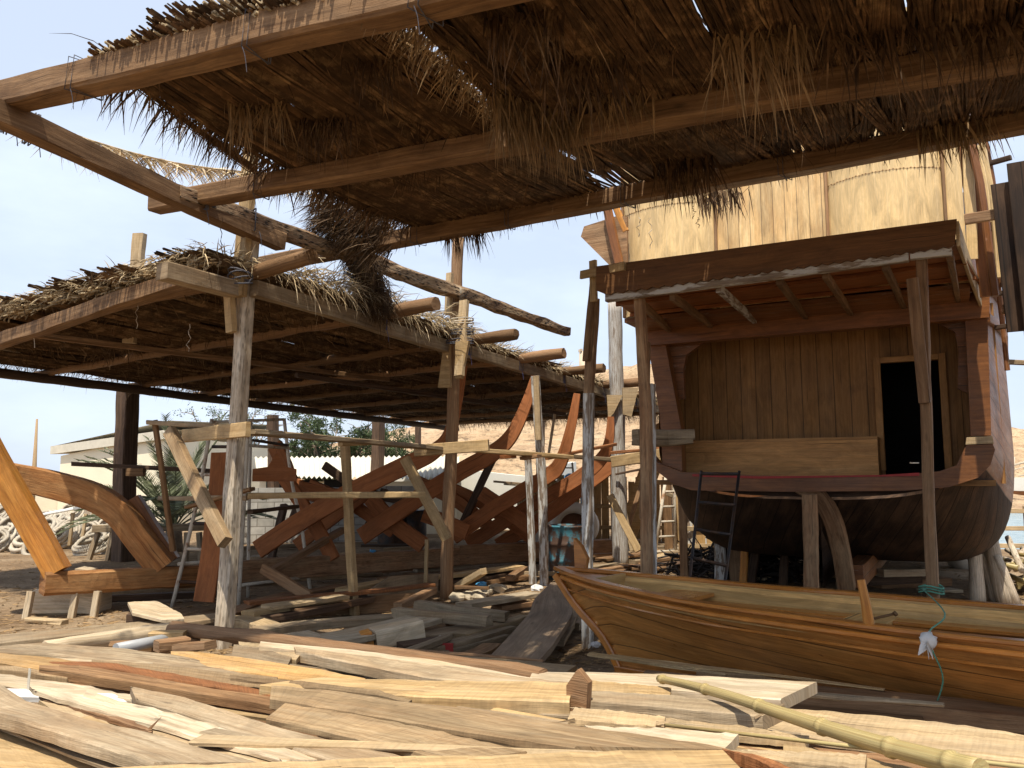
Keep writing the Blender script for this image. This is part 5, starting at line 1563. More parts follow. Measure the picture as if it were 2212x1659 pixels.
# ------------------------------------------------------------------ rope heaps by the wall
rr = random.Random(21)
spots = []
for k in range(46):
    X, Y = rr.uniform(-60, 300), rr.uniform(1150, 1196)
    spots.append((X, Y))
spots.sort(key=lambda q: q[1])
for k, (X, Y) in enumerate(spots):
    b = G(X, Y); hgt = sstep(1200, 1158, Y) * .0
    layer = (1196 - Y) / 46
    c = b + Z * (.12 + layer * .55 * rr.uniform(.5, 1))
    tilt = Vector((rr.gauss(0, .5), -rr.uniform(.3, 1.3), 1)).normalized()
    e1_ = tilt.cross(V3(1, 0, .1)).normalized(); e2_ = tilt.cross(e1_)
    r0 = rr.uniform(.22, .38)
    mb = MB()
    pts = []
    for i in range(150):
        t = i / 150 * 2 * math.pi * 4
        r_ = r0 + .06 * noise.noise(V3(t * .35, k, 0)) * 2 - .02 * (i / 37)
        pts.append(c + e1_ * (math.cos(t) * r_ * 1.25) + e2_ * (math.sin(t) * r_) + tilt * (.05 * (i / 37) + .04 * noise.noise(V3(t * .5, k, 5)) * 2))
    rk = rr.uniform(.035, .06)
    mb.sweep(pts, circ(1, 6), scale=[rk * (1 if i % 2 else .8) for i in range(len(pts))], sm=True)
    tag(mb.build('rope_coil', m_hawser), 'coil of thick dirty white hawser in the heap along the cream wall', 'rope', 'hawser coils heaped along the wall')
for i, (xa, ya, xb, yb, mt, lb) in enumerate(((90, 1112, 165, 1098, m_foam, 'white sheet lying on top of the hawser heap'), (205, 1108, 262, 1112, m_pale, 'pale board lying on the heap right of the red window'), (150, 1178, 158, 1108, m_pale, 'left upright of the small wooden frame in the rope heap'), (176, 1178, 186, 1110, m_pale, 'right upright of the small wooden frame in the rope heap'))):
    mb = MB(); mb.bar(P(xa, ya, 18.5), P(xb, yb, 18.5), .3 if i < 2 else .08, .05, up=Z if i < 2 else UPV)
    tag(mb.build('board', mt), lb, 'board', 'boards on the rope heap')
# ------------------------------------------------------------------ timber in the foreground
def zf(Y):
    return lerpt([(1340, .14), (1400, .27), (1450, .40), (1500, .50), (1550, .60), (1600, .70), (1660, .80), (1760, .82)], Y)
def resamp(px, n):
    L = [0]
    for a, b in zip(px, px[1:]): L.append(L[-1] + math.hypot(a[0] - b[0], a[1] - b[1]))
    out = []
    for i in range(n + 1):
        q = L[-1] * i / n
        for k in range(len(px) - 1):
            if q <= L[k + 1] + 1e-9:
                t = (q - L[k]) / max(1e-9, L[k + 1] - L[k])
                out.append((px[k][0] + (px[k + 1][0] - px[k][0]) * t, px[k][1] + (px[k + 1][1] - px[k][1]) * t)); break
    return out
def board(near_, far_, hpx, mat, label, z=None, cat='plank', name='plank', group='planks in the foreground heap', tone=None, rag=0, jit=.0025, dz=0, n=26, splinter=0):
    zn = [zf(near_[0][1]) + dz, zf(near_[-1][1]) + dz] if z is None else list(z)
    nn, ff = resamp(near_, n), resamp(far_, n)
    seed = R.uniform(0, 99)
    rows = []
    tone_ = tone or R.uniform(.9, 1.1)
    mb = MB()
    prev = None
    for i in range(n + 1):
        t = i / n
        zz = zn[0] + (zn[1] - zn[0]) * t
        a, b = G(*nn[i], zz), G(*ff[i], zz)
        if 0 < i < n:
            a = a + V3(0, noise.noise(V3(t * 23 + seed, 1, 2)) * .012, 0); b = b + V3(0, noise.noise(V3(t * 19 + seed, 5, 2)) * .016, 0)
        th = hpx * (a.y / F) * (1 if not callable(hpx) else 1)
        d = (b - a); wd = d.length; d = d / max(wd, 1e-6)
        c = min(.006, wd * .1, th * .2)
        j = lambda k: noise.noise(V3(t * 9 + seed, k * 3.3, seed)) * jit * 2
        if rag and i in (0, n):
            a = a + (G(*nn[1 if i == 0 else n - 1], zz) - a) * R.uniform(0, rag); b = b + (G(*ff[1 if i == 0 else n - 1], zz) - b) * R.uniform(0, rag)
        pts = [a - Z * th + d * j(0), a - Z * c + d * j(1), a + d * c + Z * j(2)]
        m_ = 3
        for q in range(1, m_): pts.append(a.lerp(b, q / m_) + Z * j(5 + q) * .6)
        pts += [b - d * c + Z * j(3), b - Z * c + d * j(4), b - Z * th + d * j(6)]
        rows.append(pts)
    base = len(mb.v); m = len(rows[0])
    u0, v0 = R.uniform(0, 60), R.uniform(0, 60)
    us = [0]
    for i in range(1, n + 1): us.append(us[-1] + (rows[i][2] - rows[i - 1][2]).length)
    for r_ in rows: mb.v += r_
    for i in range(n):
        vl = 0
        for k in range(m):
            k2 = (k + 1) % m
            l = (rows[i][k] - rows[i][k2]).length
            # keep v tied to the width so the grain runs straight
            mb.face((base + i * m + k, base + (i + 1) * m + k, base + (i + 1) * m + k2, base + i * m + k2), [(u0 + us[i], v0 + vl), (u0 + us[i + 1], v0 + vl), (u0 + us[i + 1], v0 + vl + l), (u0 + us[i], v0 + vl + l)], tone_)
            vl += l
    for i, rev in ((0, False), (n, True)):
        idx = [base + i * m + k for k in range(m)]
        r_ = rows[i]
        uvs = [(u0 + k * .02, v0 + (p - r_[0]).length) for k, p in enumerate(r_)]
        if not rev: mb.face(tuple(idx), uvs, tone_ * .9)
        else: mb.face(tuple(idx[::-1]), uvs[::-1], tone_ * .9)
    for k in range(splinter):
        e = R.choice((0, n)); p = rows[e][R.randint(1, m - 2)]
        dr_ = (rows[e][2] - rows[1 if e == 0 else n - 1][2]).normalized()
        mb.blade(p - dr_ * .03, dr_ + Vector((0, 0, R.gauss(0, .3))) + Vector((R.gauss(0, .2), R.gauss(0, .2), 0)), R.uniform(.03, .09), .012, 0, tone_, 1)
    return tag(mb.build(name, mat), label, cat, group)

board([(-500, 1700), (-60, 1685), (400, 1720), (1000, 1790)], [(-500, 1430), (0, 1540), (300, 1600), (700, 1660)], 40, m_tan, 'wide smooth tan board at the bottom left corner, beneath the thick grey plank', z=(.62, .66))
board([(120, 1760), (1000, 1780), (1720, 1790)], [(120, 1664), (500, 1646), (860, 1634), (1190, 1624), (1560, 1617)], 40, m_tan, 'wide smooth tan board lying along the bottom edge of the picture', z=(.86, .86), tone=1.05)
board([(1560, 1617.5), (1640, 1640), (1760, 1700)], [(1560, 1617), (1660, 1636), (1790, 1690)], 26, m_redbr, 'red brown sawn edge at the right end of the bottom board', z=(.855, .84))
board([(-300, 1470), (0, 1543), (160, 1592), (330, 1648)], [(-300, 1400), (0, 1476), (56, 1512), (200, 1556), (360, 1592), (560, 1646)], 27, m_grey, 'broad thick grey plank running down to the bottom left corner', z=(.70, .76), tone=1.28)
board([(150, 1560), (330, 1604), (500, 1652)], [(84, 1512), (200, 1531), (360, 1573), (660, 1650)], 14, m_pale, 'pale saw marked plank tucked behind the thick grey corner plank', z=(.67, .74))
board([(62, 1488), (196, 1530), (330, 1565), (620, 1644)], [(62, 1481), (180, 1488), (250, 1510), (420, 1552), (690, 1640)], 9, m_white, 'narrow bleached plank with a splintered brown tip', z=(.69, .76), rag=.8, splinter=4)
board([(88, 1510), (215, 1545), (330, 1585)], [(84, 1500), (190, 1523), (250, 1540), (334, 1578)], 8, m_brown, 'short rough brown slab wedged between bleached planks at lower left', z=(.665, .73), rag=.6, splinter=3)
board([(283, 1508), (380, 1535), (620, 1614), (760, 1652)], [(280, 1482), (400, 1505), (620, 1576), (900, 1640)], 17, m_grey, 'long saw marked grey plank with a split upper left end', z=(.66, .79), tone=1.35, rag=.8, splinter=5)
board([(-100, 1472), (20, 1482), (180, 1500), (330, 1518)], [(-100, 1450), (0, 1455), (180, 1480), (300, 1503)], 10, m_white, 'bleached plank with bright edge at the left border', z=(.56, .6))
board([(20, 1500), (120, 1504), (300, 1516)], [(20, 1490), (150, 1492), (290, 1504)], 14, m_foam, 'sheet of white foam poking out between planks on the left', z=(.575, .6), name='foam_sheet', cat='foam sheet', group=None) if False else None
mb = MB(); q = G(150, 1504, .585); mb.bar(q - V3(.34, -.02, 0), q + V3(.42, -.06, 0), .1, .03, n=8, wob=.02)
tag(mb.build('foam_sheet', m_foam), 'strip of white foam poking out between planks on the left', 'foam sheet')
mb = MB(); p = G(60, 1492, .60); mb.bar(p, p + V3(.003, 0, .10), .012, .004, up=V3(0, 1, 0), jit=0, c=.001)
tag(mb.build('metal_strip', m_iron), 'thin metal strip standing up from the bleached planks at far left', 'strip')
board([(-200, 1425), (0, 1444), (90, 1456), (146, 1464)], [(-200, 1405), (0, 1437), (80, 1438), (140, 1447)], 14, m_pink, 'dusty purple brown block end at the left border', z=(.53, .55))
board([(85, 1443), (250, 1466), (420, 1494), (640, 1530), (900, 1580), (1180, 1622)], [(85, 1436), (180, 1437), (250, 1448), (420, 1480), (640, 1512), (1180, 1606)], 20, m_beam, 'long amber edged timber with a tapering tip running across the heap', z=(.57, .71), tone=1.35)
board([(100, 1436), (240, 1446), (420, 1476), (590, 1504)], [(70, 1425), (240, 1432), (420, 1463), (590, 1494)], 12, m_redbr, 'timber showing a reddish saw marked side above the long amber one', z=(.55, .62), tone=.9)
board([(198, 1437), (330, 1452), (470, 1472), (590, 1488)], [(198, 1424), (330, 1434), (470, 1450), (600, 1462)], 12, m_pink, 'brown stained timber with blackened sap marks', z=(.555, .60), tone=.85)
board([(-120, 1428), (0, 1430), (90, 1445), (160, 1452)], [(-120, 1408), (0, 1411), (120, 1421), (220, 1436)], 9, m_yellow, 'orange tan plank at the left border above the purple brown block', z=(.54, .56), tone=.8)
board([(-40, 1407), (90, 1412), (230, 1428), (400, 1448), (560, 1468)], [(5, 1394), (100, 1389), (230, 1397), (378, 1414), (480, 1434), (640, 1452)], 9, m_grey, 'flat weathered grey board with a rounded left end', z=(.50, .56), tone=1.1)
board([(60, 1425), (200, 1432), (330, 1440)], [(60, 1418), (200, 1424), (330, 1430)], 10, m_white, 'rough whitish slab edge below the flat grey board', z=(.53, .55))
board([(575, 1551), (700, 1578), (850, 1612), (990, 1645)], [(617, 1518), (750, 1540), (883, 1564), (1139, 1622)], 13, m_pink, 'pinkish grey plank with a squared left end lying above the tan bottom board', z=(.70, .80), tone=1.05)
board([(583, 1507), (800, 1543), (1000, 1577), (1240, 1612)], [(587, 1480), (730, 1492), (870, 1514), (1000, 1527), (1150, 1553), (1400, 1588), (1582, 1618)], 22, m_pink, 'long purplish grey beam with two pale knots across the middle of the heap', z=(.66, .80), tone=.92)
board([(370, 1420), (430, 1436), (520, 1450), (620, 1466), (761, 1485)], [(369, 1405), (430, 1408), (560, 1425), (700, 1447), (790, 1466)], 6, m_yellow, 'wavy edged yellow orange plank with a rounded left tip', z=(.53, .61), tone=1.1)
board([(560, 1478), (838, 1499), (1000, 1507), (1230, 1515)], [(700, 1462), (774, 1466), (1000, 1470), (1238, 1473)], 33, m_tan, 'heavy square tan timber in the centre with a dark shaded side', z=(.66, .68), tone=1.1)
board([(497, 1465), (640, 1482), (815, 1500), (880, 1518)], [(497, 1457), (640, 1470), (815, 1490), (890, 1512)], 5, m_pink, 'thin purple brown board with a broken tip over the yellow plank', z=(.64, .70), tone=.7)
board([(640, 1406), (760, 1431), (931, 1464), (1148, 1480)], [(635, 1397), (800, 1417), (960, 1437), (1148, 1465), (1240, 1474)], 22, m_grey, 'grey white plank with a slanted left end and deep shaded side', z=(.54, .64), tone=1.4)
board([(560, 1394), (760, 1416), (960, 1444), (1150, 1474)], [(563, 1385), (760, 1403), (960, 1428), (1150, 1464)], 12, m_white, 'bleached cream plank right behind the grey white slanted one', z=(.52, .60), tone=1.05)
board([(520, 1402), (580, 1410), (640, 1425)], [(515, 1386), (580, 1390), (660, 1401)], 10, m_pale, 'pale plank end below the bleached post foot', z=(.45, .52))
board([(500, 1418), (560, 1424), (620, 1438)], [(505, 1392), (560, 1398), (630, 1420)], 8, m_grey, 'rounded greyish offcut above the yellow orange plank', z=(.46, .52))
mb = MB(); mb.log(G(372, 1356, .28), G(1175, 1462, .54), .06, .055, jit=.012, wob=.02, n=12)
tag(mb.build('log', m_brown), 'long rough brown log lying along the back of the foreground heap', 'log')
board([(1235, 1488), (1448, 1500)], [(1238, 1466), (1450, 1484)], 10, m_tan, 'short tan plank wedged in front of the long pale beam', z=(.60, .61))
board([(1140, 1468), (1450, 1488), (1690, 1510)], [(1150, 1449), (1450, 1456), (1765, 1472)], 26, m_white, 'long pale cracked beam ending in a split block on the right', z=(.56, .62), tone=.95, rag=.3)
board([(1262, 1512), (1450, 1527), (1659, 1547)], [(1250, 1490), (1450, 1502), (1694, 1526)], 33, m_grey, 'heavy grey squared timber with a splintered right end', z=(.66, .68), tone=1.15, rag=.8, splinter=9)
mb = MB(); mb.prism([(0, 0), (.09, -.02), (.10, .12), (.05, .17), (0, .1)], .05, G(1229, 1530, .62), V3(.9, -.5, 0).normalized(), Z)
tag(mb.build('offcut', m_brown), 'small brown offcut standing between the tan timber and the grey one', 'offcut')
board([(1222, 1550), (1330, 1560), (1438, 1568)], [(1235, 1527), (1340, 1535), (1440, 1548)], 14, m_pale, 'short tan plank with a shattered left end', z=(.70, .71), rag=.9, splinter=8)
board([(1438, 1572), (1590, 1586), (1745, 1600)], [(1438, 1550), (1590, 1566), (1748, 1588)], 16, m_pale, 'pale square batten ending under the bamboo', z=(.70, .71))
board([(1270, 1572), (1420, 1598), (1566, 1617)], [(1262, 1566), (1420, 1572), (1596, 1584)], 24, m_white, 'whitish beam with a round nail hole in its right end', z=(.74, .76), tone=1.1)
board([(1560, 1622), (1700, 1640), (1868, 1656)], [(1572, 1618), (1720, 1621), (1872, 1628)], 24, m_pale, 'pale beam end at the lower right of the heap', z=(.80, .80))
board([(1692, 1640), (1850, 1668), (2000, 1700)], [(1692, 1606), (1850, 1632), (2010, 1664)], 20, m_tan, 'orange brown board below the bamboo pole at lower right', z=(.74, .77), tone=.85)
board([(1640, 1572), (1800, 1600), (2000, 1624), (2260, 1650)], [(1697, 1529), (1850, 1541), (2000, 1556), (2260, 1592)], 14, m_pale, 'long light plank running right under the dinghy side', z=(.62, .72), tone=1.08)
board([(1500, 1592), (1640, 1622), (1800, 1640), (2300, 1690)], [(1500, 1585), (1640, 1600), (1800, 1618), (2300, 1660)], 20, m_brown, 'dark brown plank low in the gap beneath the bamboo', z=(.66, .70))
mb = MB(); mb.tube([G(1438, 1566, .725), G(1822, 1610, .765), G(2240, 1660, .79)], .007, 5); tag(mb.build('cane_strip', m_bamboo), 'thin yellow split cane lying beneath the bamboo pole', 'cane')
rr = random.Random(5)
for k in range(40):
    Y = rr.uniform(1405, 1610); X = rr.uniform(-60, 1350)
    if Y > 1540 and X > 600: continue
    zz = zf(Y) + rr.uniform(.035, .07)
    a_ = G(X, Y, zz); L_ = rr.uniform(.5, 2.3); an = rr.gauss(-.55, .14)
    mb = MB(); w_ = rr.uniform(.02, .10)
    mb.bar(a_, a_ + V3(math.cos(an), math.sin(an), .035) * L_, w_, rr.uniform(.012, .025), jit=.004, n=8, wob=.012, scale=lambda t: 1 - .5 * t, tone=rr.uniform(.7, 1.15))
    tag(mb.build('batten', [m_grey, m_pale, m_brown, m_tan][k % 4]), 'thin split batten strewn over the larger planks of the foreground heap', 'batten', 'thin battens on the foreground heap')
# bamboo pole with nodes
a, b = G(1424, 1466, .64) , G(2120, 1662, .86)
mb = MB(); nb = 60
nodes = [.02, .24, .46, .66, .83, .95]
def bsc(t):
    r_ = .017 + .012 * t
    for k in nodes:
        if abs(t - k) < .006: r_ += .005
    return r_
bp_ = [a.lerp(b, i / nb) + V3(0, 0, .012 * math.sin(i / nb * 6)) for i in range(nb + 1)]
ts = sorted(set([i / nb for i in range(nb + 1)] + [k + d for k in nodes for d in (-.007, -.004, 0, .004, .007)]))
mb.sweep([a.lerp(b, t) + V3(0, 0, .010 * math.sin(t * 6)) for t in ts], circ(1, 14), scale=[bsc(t) for t in ts], sm=True, jit=.001)
tag(mb.build('bamboo_pole', m_bamboo), 'yellow green bamboo pole lying slantwise over the right of the plank heap', 'bamboo pole')
# long timbers behind on the left
board([(-200, 1408), (0, 1389), (230, 1363), (456, 1338), (620, 1300)], [(-200, 1388), (0, 1371), (230, 1349), (456, 1326), (620, 1290)], 8, m_grey, 'very long thin grey timber stretching across the sand on the left', z=(.13, .13), group='timbers behind the heap')
mb = MB(); mb.log(G(95, 1408, .12), G(388, 1355, .14), .085, .07, jit=.02, wob=.03); tag(mb.build('log', m_white), 'pale split log under the long grey timber on the left', 'log')
mb = MB(); mb.tube([G(250, 1402, .26), G(372, 1378, .26)], .045, 12); tag(mb.build('pipe', m_pvc), 'short grey plastic pipe lying by the pale split log', 'pipe')
def blk(X, Y, z, L, w, h, ang, mat, label, cat='block', name='timber_block', tilt=0):
    p = G(X, Y, z); d = V3(math.cos(ang), math.sin(ang), tilt)
    mb = MB(); mb.bar(p - d * L / 2, p + d * L / 2, w, h, jit=.006, c=.008); return tag(mb.build(name, mat), label, cat)
blk(362, 1374, .28, .28, .12, .08, .1, m_tan, 'small tan block on the pipe beside the bleached post')
blk(372, 1392, .30, .24, .14, .08, .7, m_brown, 'small rough brown block in front of the pipe')
blk(420, 1396, .32, .36, .12, .06, -.5, m_brown, 'splintered brown wedge at the bleached post foot', 'wedge', 'wedge', .15)
blk(335, 1396, .2, .7, .12, .1, .3, m_beam, 'brown slab lying under the grey pipe')
board([(286, 1322), (352, 1338), (398, 1336)], [(276, 1300), (340, 1298), (392, 1326)], 7, m_white, 'pale slab board propped on a block left of the bleached post', z=(.22, .18), group='timbers behind the heap')
blk(298, 1340, .08, .2, .2, .16, .2, m_dark, 'dark block holding up the pale slab board')
blk(100, 1342, .03, .55, .1, .05, -.35, m_pale, 'pale offcut on the sand before the keel block')
blk(300, 1290, .08, 2.2, .12, .08, .35, m_dark, 'dark timber lying under the long keel', 'timber', 'timber')
blk(350, 1272, .06, 1.8, .1, .08, .5, m_grey, 'grey timber lying behind the one under the keel', 'timber', 'timber')
# ------------------------------------------------------------------ plank pile in the middle
GM = 'planks in the middle pile'
def mid(pts, w, th, mat, label, z=(.1, .1), tone=None, name='plank', cat='plank', wx=0, group=GM):
    """pts: crop coordinates of the near top edge; w metres away from the camera"""
    q = [G(486.6 + x * .36, 1194.5 + y * .36, z[0] + (z[1] - z[0]) * i / (len(pts) - 1)) for i, (x, y) in enumerate(pts)]
    q = smooth(q, 4) if len(q) > 2 else seg(q[0], q[1], 10)
    d = (q[-1] - q[0]); sd = d.cross(Z).normalized()
    if sd.y < 0: sd = -sd
    q = [p + sd * w / 2 - Z * th / 2 for p in q]
    mb = MB(); mb.sweep(q, rect(w, th, .006), jit=.005, tone=tone, wob=.02, ends=.02)
    return tag(mb.build(name, mat), label, cat, group)
mid([(40, 372), (300, 268), (600, 216), (740, 190)], .2, .05, m_brown, 'brown plank fanning out just right of the bleached post', (.16, .16))
mid([(150, 292), (740, 240), (1265, 182)], .16, .04, m_redbr, 'thin reddish board on top of the fan of planks', (.30, .26), tone=.8)
mid([(180, 355), (740, 262)], .2, .12, m_tan, 'short squared tan timber in the fan of planks', (.24, .24))
mid([(280, 320), (740, 255)], .22, .04, m_pale, 'pale plank resting on the squared tan timber', (.28, .28))
mid([(255, 378), (520, 335), (900, 262)], .22, .07, m_dark, 'blackened plank under the fan', (.2, .2))
mid([(420, 335), (760, 290)], .18, .06, m_brown, 'narrow dark brown plank beside the blackened one', (.22, .2))
mid([(740, 212), (1000, 165), (1270, 132)], .22, .05, m_tan, 'long curved tan edged plank passing behind the tan prop', (.22, .2))
mid([(380, 262), (760, 212), (1270, 150)], .3, .04, m_dark, 'dark plank low behind the curved tan one', (.14, .14))
mid([(1270, 140), (1550, 108), (1800, 80)], .24, .05, m_tan, 'tapering tan plank right of the round shed post', (.2, .2))
mid([(1380, 172), (1600, 140), (1780, 104)], .3, .05, m_dark, 'dark plank under the tapering tan plank', (.12, .12))
p = G(486.6 + 830 * .36, 1194.5 + 330 * .36, .0); q = G(486.6 + 1270 * .36, 1194.5 + 232 * .36, 0)
mb = MB(); ax = (q - p).normalized(); mb.prism([(0, 0), ((q - p).length, 0), ((q - p).length, .26), (.5, .34), (.1, .22)], .04, p, ax, (Z + V3(0, .35, 0)).normalized()); tag(mb.build('board', m_grey), 'wide dusty grey board standing on edge left of the round shed post', 'board', GM)
p = G(486.6 + 120 * .36, 1194.5 + 420 * .36, .0); q = G(486.6 + 1130 * .36, 1194.5 + 345 * .36, 0)
mb = MB(); ax = (q - p).normalized(); mb.prism([(0, 0), ((q - p).length, 0), ((q - p).length, .22), (.2, .2)], .04, p, ax, (Z + V3(0, .5, 0)).normalized()); tag(mb.build('board', m_beam), 'long brown board standing on edge behind the grey plank', 'board', GM)
mid([(-60, 395), (100, 400), (220, 455)], .25, .1, m_pale, 'broken pale timber end beside the bleached post', (.2, .18))
mid([(215, 462), (600, 420), (1130, 372)], .22, .07, m_grey, 'long grey plank with squared left end on the middle pile', (.22, .2))
mid([(400, 470), (440, 455)], .1, .08, m_tan, 'tiny tan block under the long grey plank', (.1, .1), name='timber_block', cat='block')
mid([(440, 500), (640, 530), (1000, 462), (1350, 378)], .42, .05, m_white, 'broad pale dusty plank lying aslant over the middle pile', (.26, .24), tone=.8)
mid([(1000, 330), (1570, 378)], .1, .10, m_grey, 'nearer of two notched grey battens lying crosswise', (.30, .30), tone=1.0, group=GM)
mid([(1130, 290), (1670, 352)], .1, .10, m_grey, 'farther of two notched grey battens lying crosswise', (.30, .28), tone=.9)
mid([(1060, 300), (1150, 262), (1270, 205)], .1, .08, m_brown, 'dark bent stick leaning to the round shed post', (.24, .26), name='stick', cat='stick')
mid([(1350, 428), (1490, 418)], .12, .08, m_beam, 'short brown block right below the notched battens', (.16, .16), name='timber_block', cat='block')
mid([(1490, 405), (1680, 370)], .1, .06, m_beam, 'short brown batten under the notched ones', (.18, .18))
mid([(1060, 505), (1330, 482), (1600, 438)], .28, .07, m_grey, 'grey plank right of the orange ended block', (.16, .16), tone=.9)
mid([(1100, 590), (1220, 545), (1362, 492)], .09, .05, m_grey, 'narrow grey lath crossing other planks', (.2, .2))
mid([(1258, 566), (1500, 512), (1745, 438)], .16, .08, m_grey, 'grey plank with a red painted end', (.14, .14), tone=.9)
q = G(486.6 + 1300 * .36, 1194.5 + 566 * .36, .12)
mb = MB(); mb.bar(q + V3(-.13, .0, .0), q + V3(.10, -.0, .0), .02, .07); tag(mb.build('paint_patch', m_redpaint), 'faded red end piece on the grey plank in the middle pile', 'paint patch')
mid([(1440, 488), (1700, 422), (1830, 380)], .14, .06, m_pale, 'pale brown plank behind the red ended one', (.16, .16), tone=.7)
mid([(1080, 610), (1300, 590), (1700, 494)], .2, .06, m_grey, 'flat grey plank in front of the red ended one', (.1, .1), tone=.85)
mid([(1340, 645), (1560, 590), (1650, 548)], .18, .07, m_beam, 'brownish plank nearest to the big slab', (.12, .12), tone=1.1)
mid([(1100, 560), (1240, 540), (1400, 520)], .1, .05, m_orange, 'short orange strip amid the grey planks', (.1, .1), tone=.7)
mid([(1480, 306), (1700, 272), (1895, 238)], .26, .05, m_white, 'dusty whitish plank left of the big slab', (.2, .18), tone=.75)
mid([(1660, 320), (1860, 290)], .2, .06, m_brown, 'brown plank beneath the dusty whitish one', (.1, .1))
mid([(1370, 190), (1530, 92)], .12, .08, m_pale, 'pale square stick poking up right of the round shed post', (.16, .42), name='stick', cat='stick')
mid([(1380, 196), (1580, 200)], .08, .04, m_beam, 'small brown lath by the round shed post', (.2, .2))
# block with orange end
p = G(486.6 + 1000 * .36, 1194.5 + 562 * .36, .1)
mb = MB(); mb.bar(p + V3(-.16, -.1, .08), p + V3(.24, .1, .14), .24, .18, jit=.004, c=.02); tag(mb.build('timber_block', m_white), 'pale squared block with stained top in the middle pile', 'block')
mb = MB(); mb.bar(p + V3(-.34, -.16, .05), p + V3(-.17, -.1, .09), .22, .15, jit=.006, c=.01); tag(mb.build('timber_block', m_orange), 'bright orange freshly sawn block beside the pale squared block', 'block')
mb = MB(); mb.bar(p + V3(.1, -.2, .0), p + V3(.45, -.02, .02), .16, .12, jit=.01); tag(mb.build('timber_block', m_dark), 'dark block under the pale squared block', 'block')
# the big slab
n_, f_ = [(1052, 1432), (1110, 1380), (1162, 1300), (1180, 1262)], [(1160, 1436), (1206, 1384), (1240, 1316), (1222, 1268)]
board([(1052, 1430), (1105, 1372), (1142, 1325), (1150, 1296), (1186, 1262)][::-1], [(1163, 1434), (1190, 1400), (1238, 1330), (1239, 1304), (1200, 1262)][::-1], 12, m_brown, 'big broad wavy edged grey brown slab lying in front of the dinghy bow', z=(.36, .12), name='slab', cat='slab', group=None, tone=1.25) if False else None
mb = MB()
L_, Rr = resamp([(1052, 1424), (1105, 1368), (1145, 1322), (1152, 1296), (1190, 1258)], 18), resamp([(1163, 1428), (1192, 1396), (1236, 1328), (1238, 1300), (1200, 1258)], 18)
rows = []
for i in range(19):
    t = i / 18; zz = .16 + .22 * t
    a, b = G(*L_[i], zz), G(*Rr[i], zz)
    rows.append([a - Z * .055, a, a.lerp(b, .25) + Z * .003 * math.sin(i), a.lerp(b, .5), a.lerp(b, .75), b, b - Z * .055])
bm = len(mb.v); m = 7
for r_ in rows: mb.v += r_
for i in range(18):
    for k in range(m):
        k2 = (k + 1) % m
        mb.face((bm + i * m + k, bm + i * m + k2, bm + (i + 1) * m + k2, bm + (i + 1) * m + k), [(i * .13, k * .1), (i * .13, k * .1 + .1), (i * .13 + .13, k * .1 + .1), (i * .13 + .13, k * .1)], 1.0)
mb.face(tuple(bm + k for k in range(m))[::-1], [(0, k * .1) for k in range(m)], .9)
mb.face(tuple(bm + 18 * m + k for k in range(m)), [(0, k * .1) for k in range(m)], .9)
m_slab = wood('dusty slab', (.25, .19, .135), (.16, .115, .08), (.33, .26, .19), bump=.3, saw=.05, stain=(.17, .12, .09), stain_amt=.5)
tag(mb.build('slab', m_slab), 'big broad wavy edged grey brown slab lying before the dinghy bow', 'slab')
for i, (xy0, xy1, zz, lb) in enumerate((((1190, 1390), (1236, 1310), .1, 'grey plank half hidden under the right edge of the big slab'), ((1150, 1400), (1245, 1330), .05, 'lowest plank under the big slab'))):
    mb = MB(); mb.bar(G(*xy0, zz), G(*xy1, zz + .05), .25, .05, jit=.006); tag(mb.build('plank', m_grey), lb, 'plank', GM)
for i, (x0, y0, x1, y1, lb) in enumerate(((1225, 1330, 1262, 1318, 'upper short plank between the slab and the pale post'), (1228, 1352, 1265, 1335, 'lower short plank between the slab and the pale post'), (1205, 1300, 1255, 1290, 'dark short plank behind the slab tip'))):
    mb = MB(); mb.bar(G(x0, y0, .08), G(x1, y1, .08), .24, .07, jit=.006); tag(mb.build('plank', [m_brown, m_grey, m_dark][i]), lb, 'plank', GM)
# rocks, plastic scraps and rubbish
def rock(c, r, mat=m_rock, name='rock', sq=.6):
    mb = MB(); rows = []
    s_ = R.uniform(0, 99)
    for i in range(7):
        t = math.pi * i / 6
        rows.append([Vector(c) + Vector((math.cos(u) * math.sin(t), math.sin(u) * math.sin(t), math.cos(t) * sq)) * r * (1 + .45 * noise.noise(Vector((math.cos(u) * math.sin(t), math.sin(u) * math.sin(t), math.cos(t))) * 1.6 + V3(s_, 0, 0))) for u in [k * math.pi / 5 for k in range(11)]])
    mb.grid(rows, sm=False); return mb.build(name, mat)
rl = ['pale rock touching the round shed post', 'second pale rock right of the round shed post', 'third pale rock in the short row by the round shed post', 'rounded pale rock at the right end of the short row', 'smaller rock behind the short row of rocks']
for i, (X, Y, r_) in enumerate(((988, 1290, .12), (1010, 1288, .11), (1034, 1288, .13), (1075, 1272, .14), (1052, 1278, .09))):
    tag(rock(G(X, Y, .05), r_), rl[i], 'rock', 'rocks by the round shed post')
for i, (X, Y, r_, mt, lb) in enumerate(((1040, 1262, .07, m_plastic, 'crumpled blue plastic scrap behind the rocks'), (952, 1378, .04, m_cloth, 'small white scrap on a grey plank in the middle pile'), (805, 1190, .05, m_plastic, 'bright blue scrap on the keel by the round shed post'), (1160, 1270, .09, m_cloth, 'crumpled white plastic at the foot of the thin posts'), (1286, 1392, .045, m_cloth, 'small clear plastic scrap by the white post foot'))):
    tag(rock(G(X, Y, .14 if i != 2 else .5), r_, mt, 'plastic_scrap', .5), lb, 'scrap')
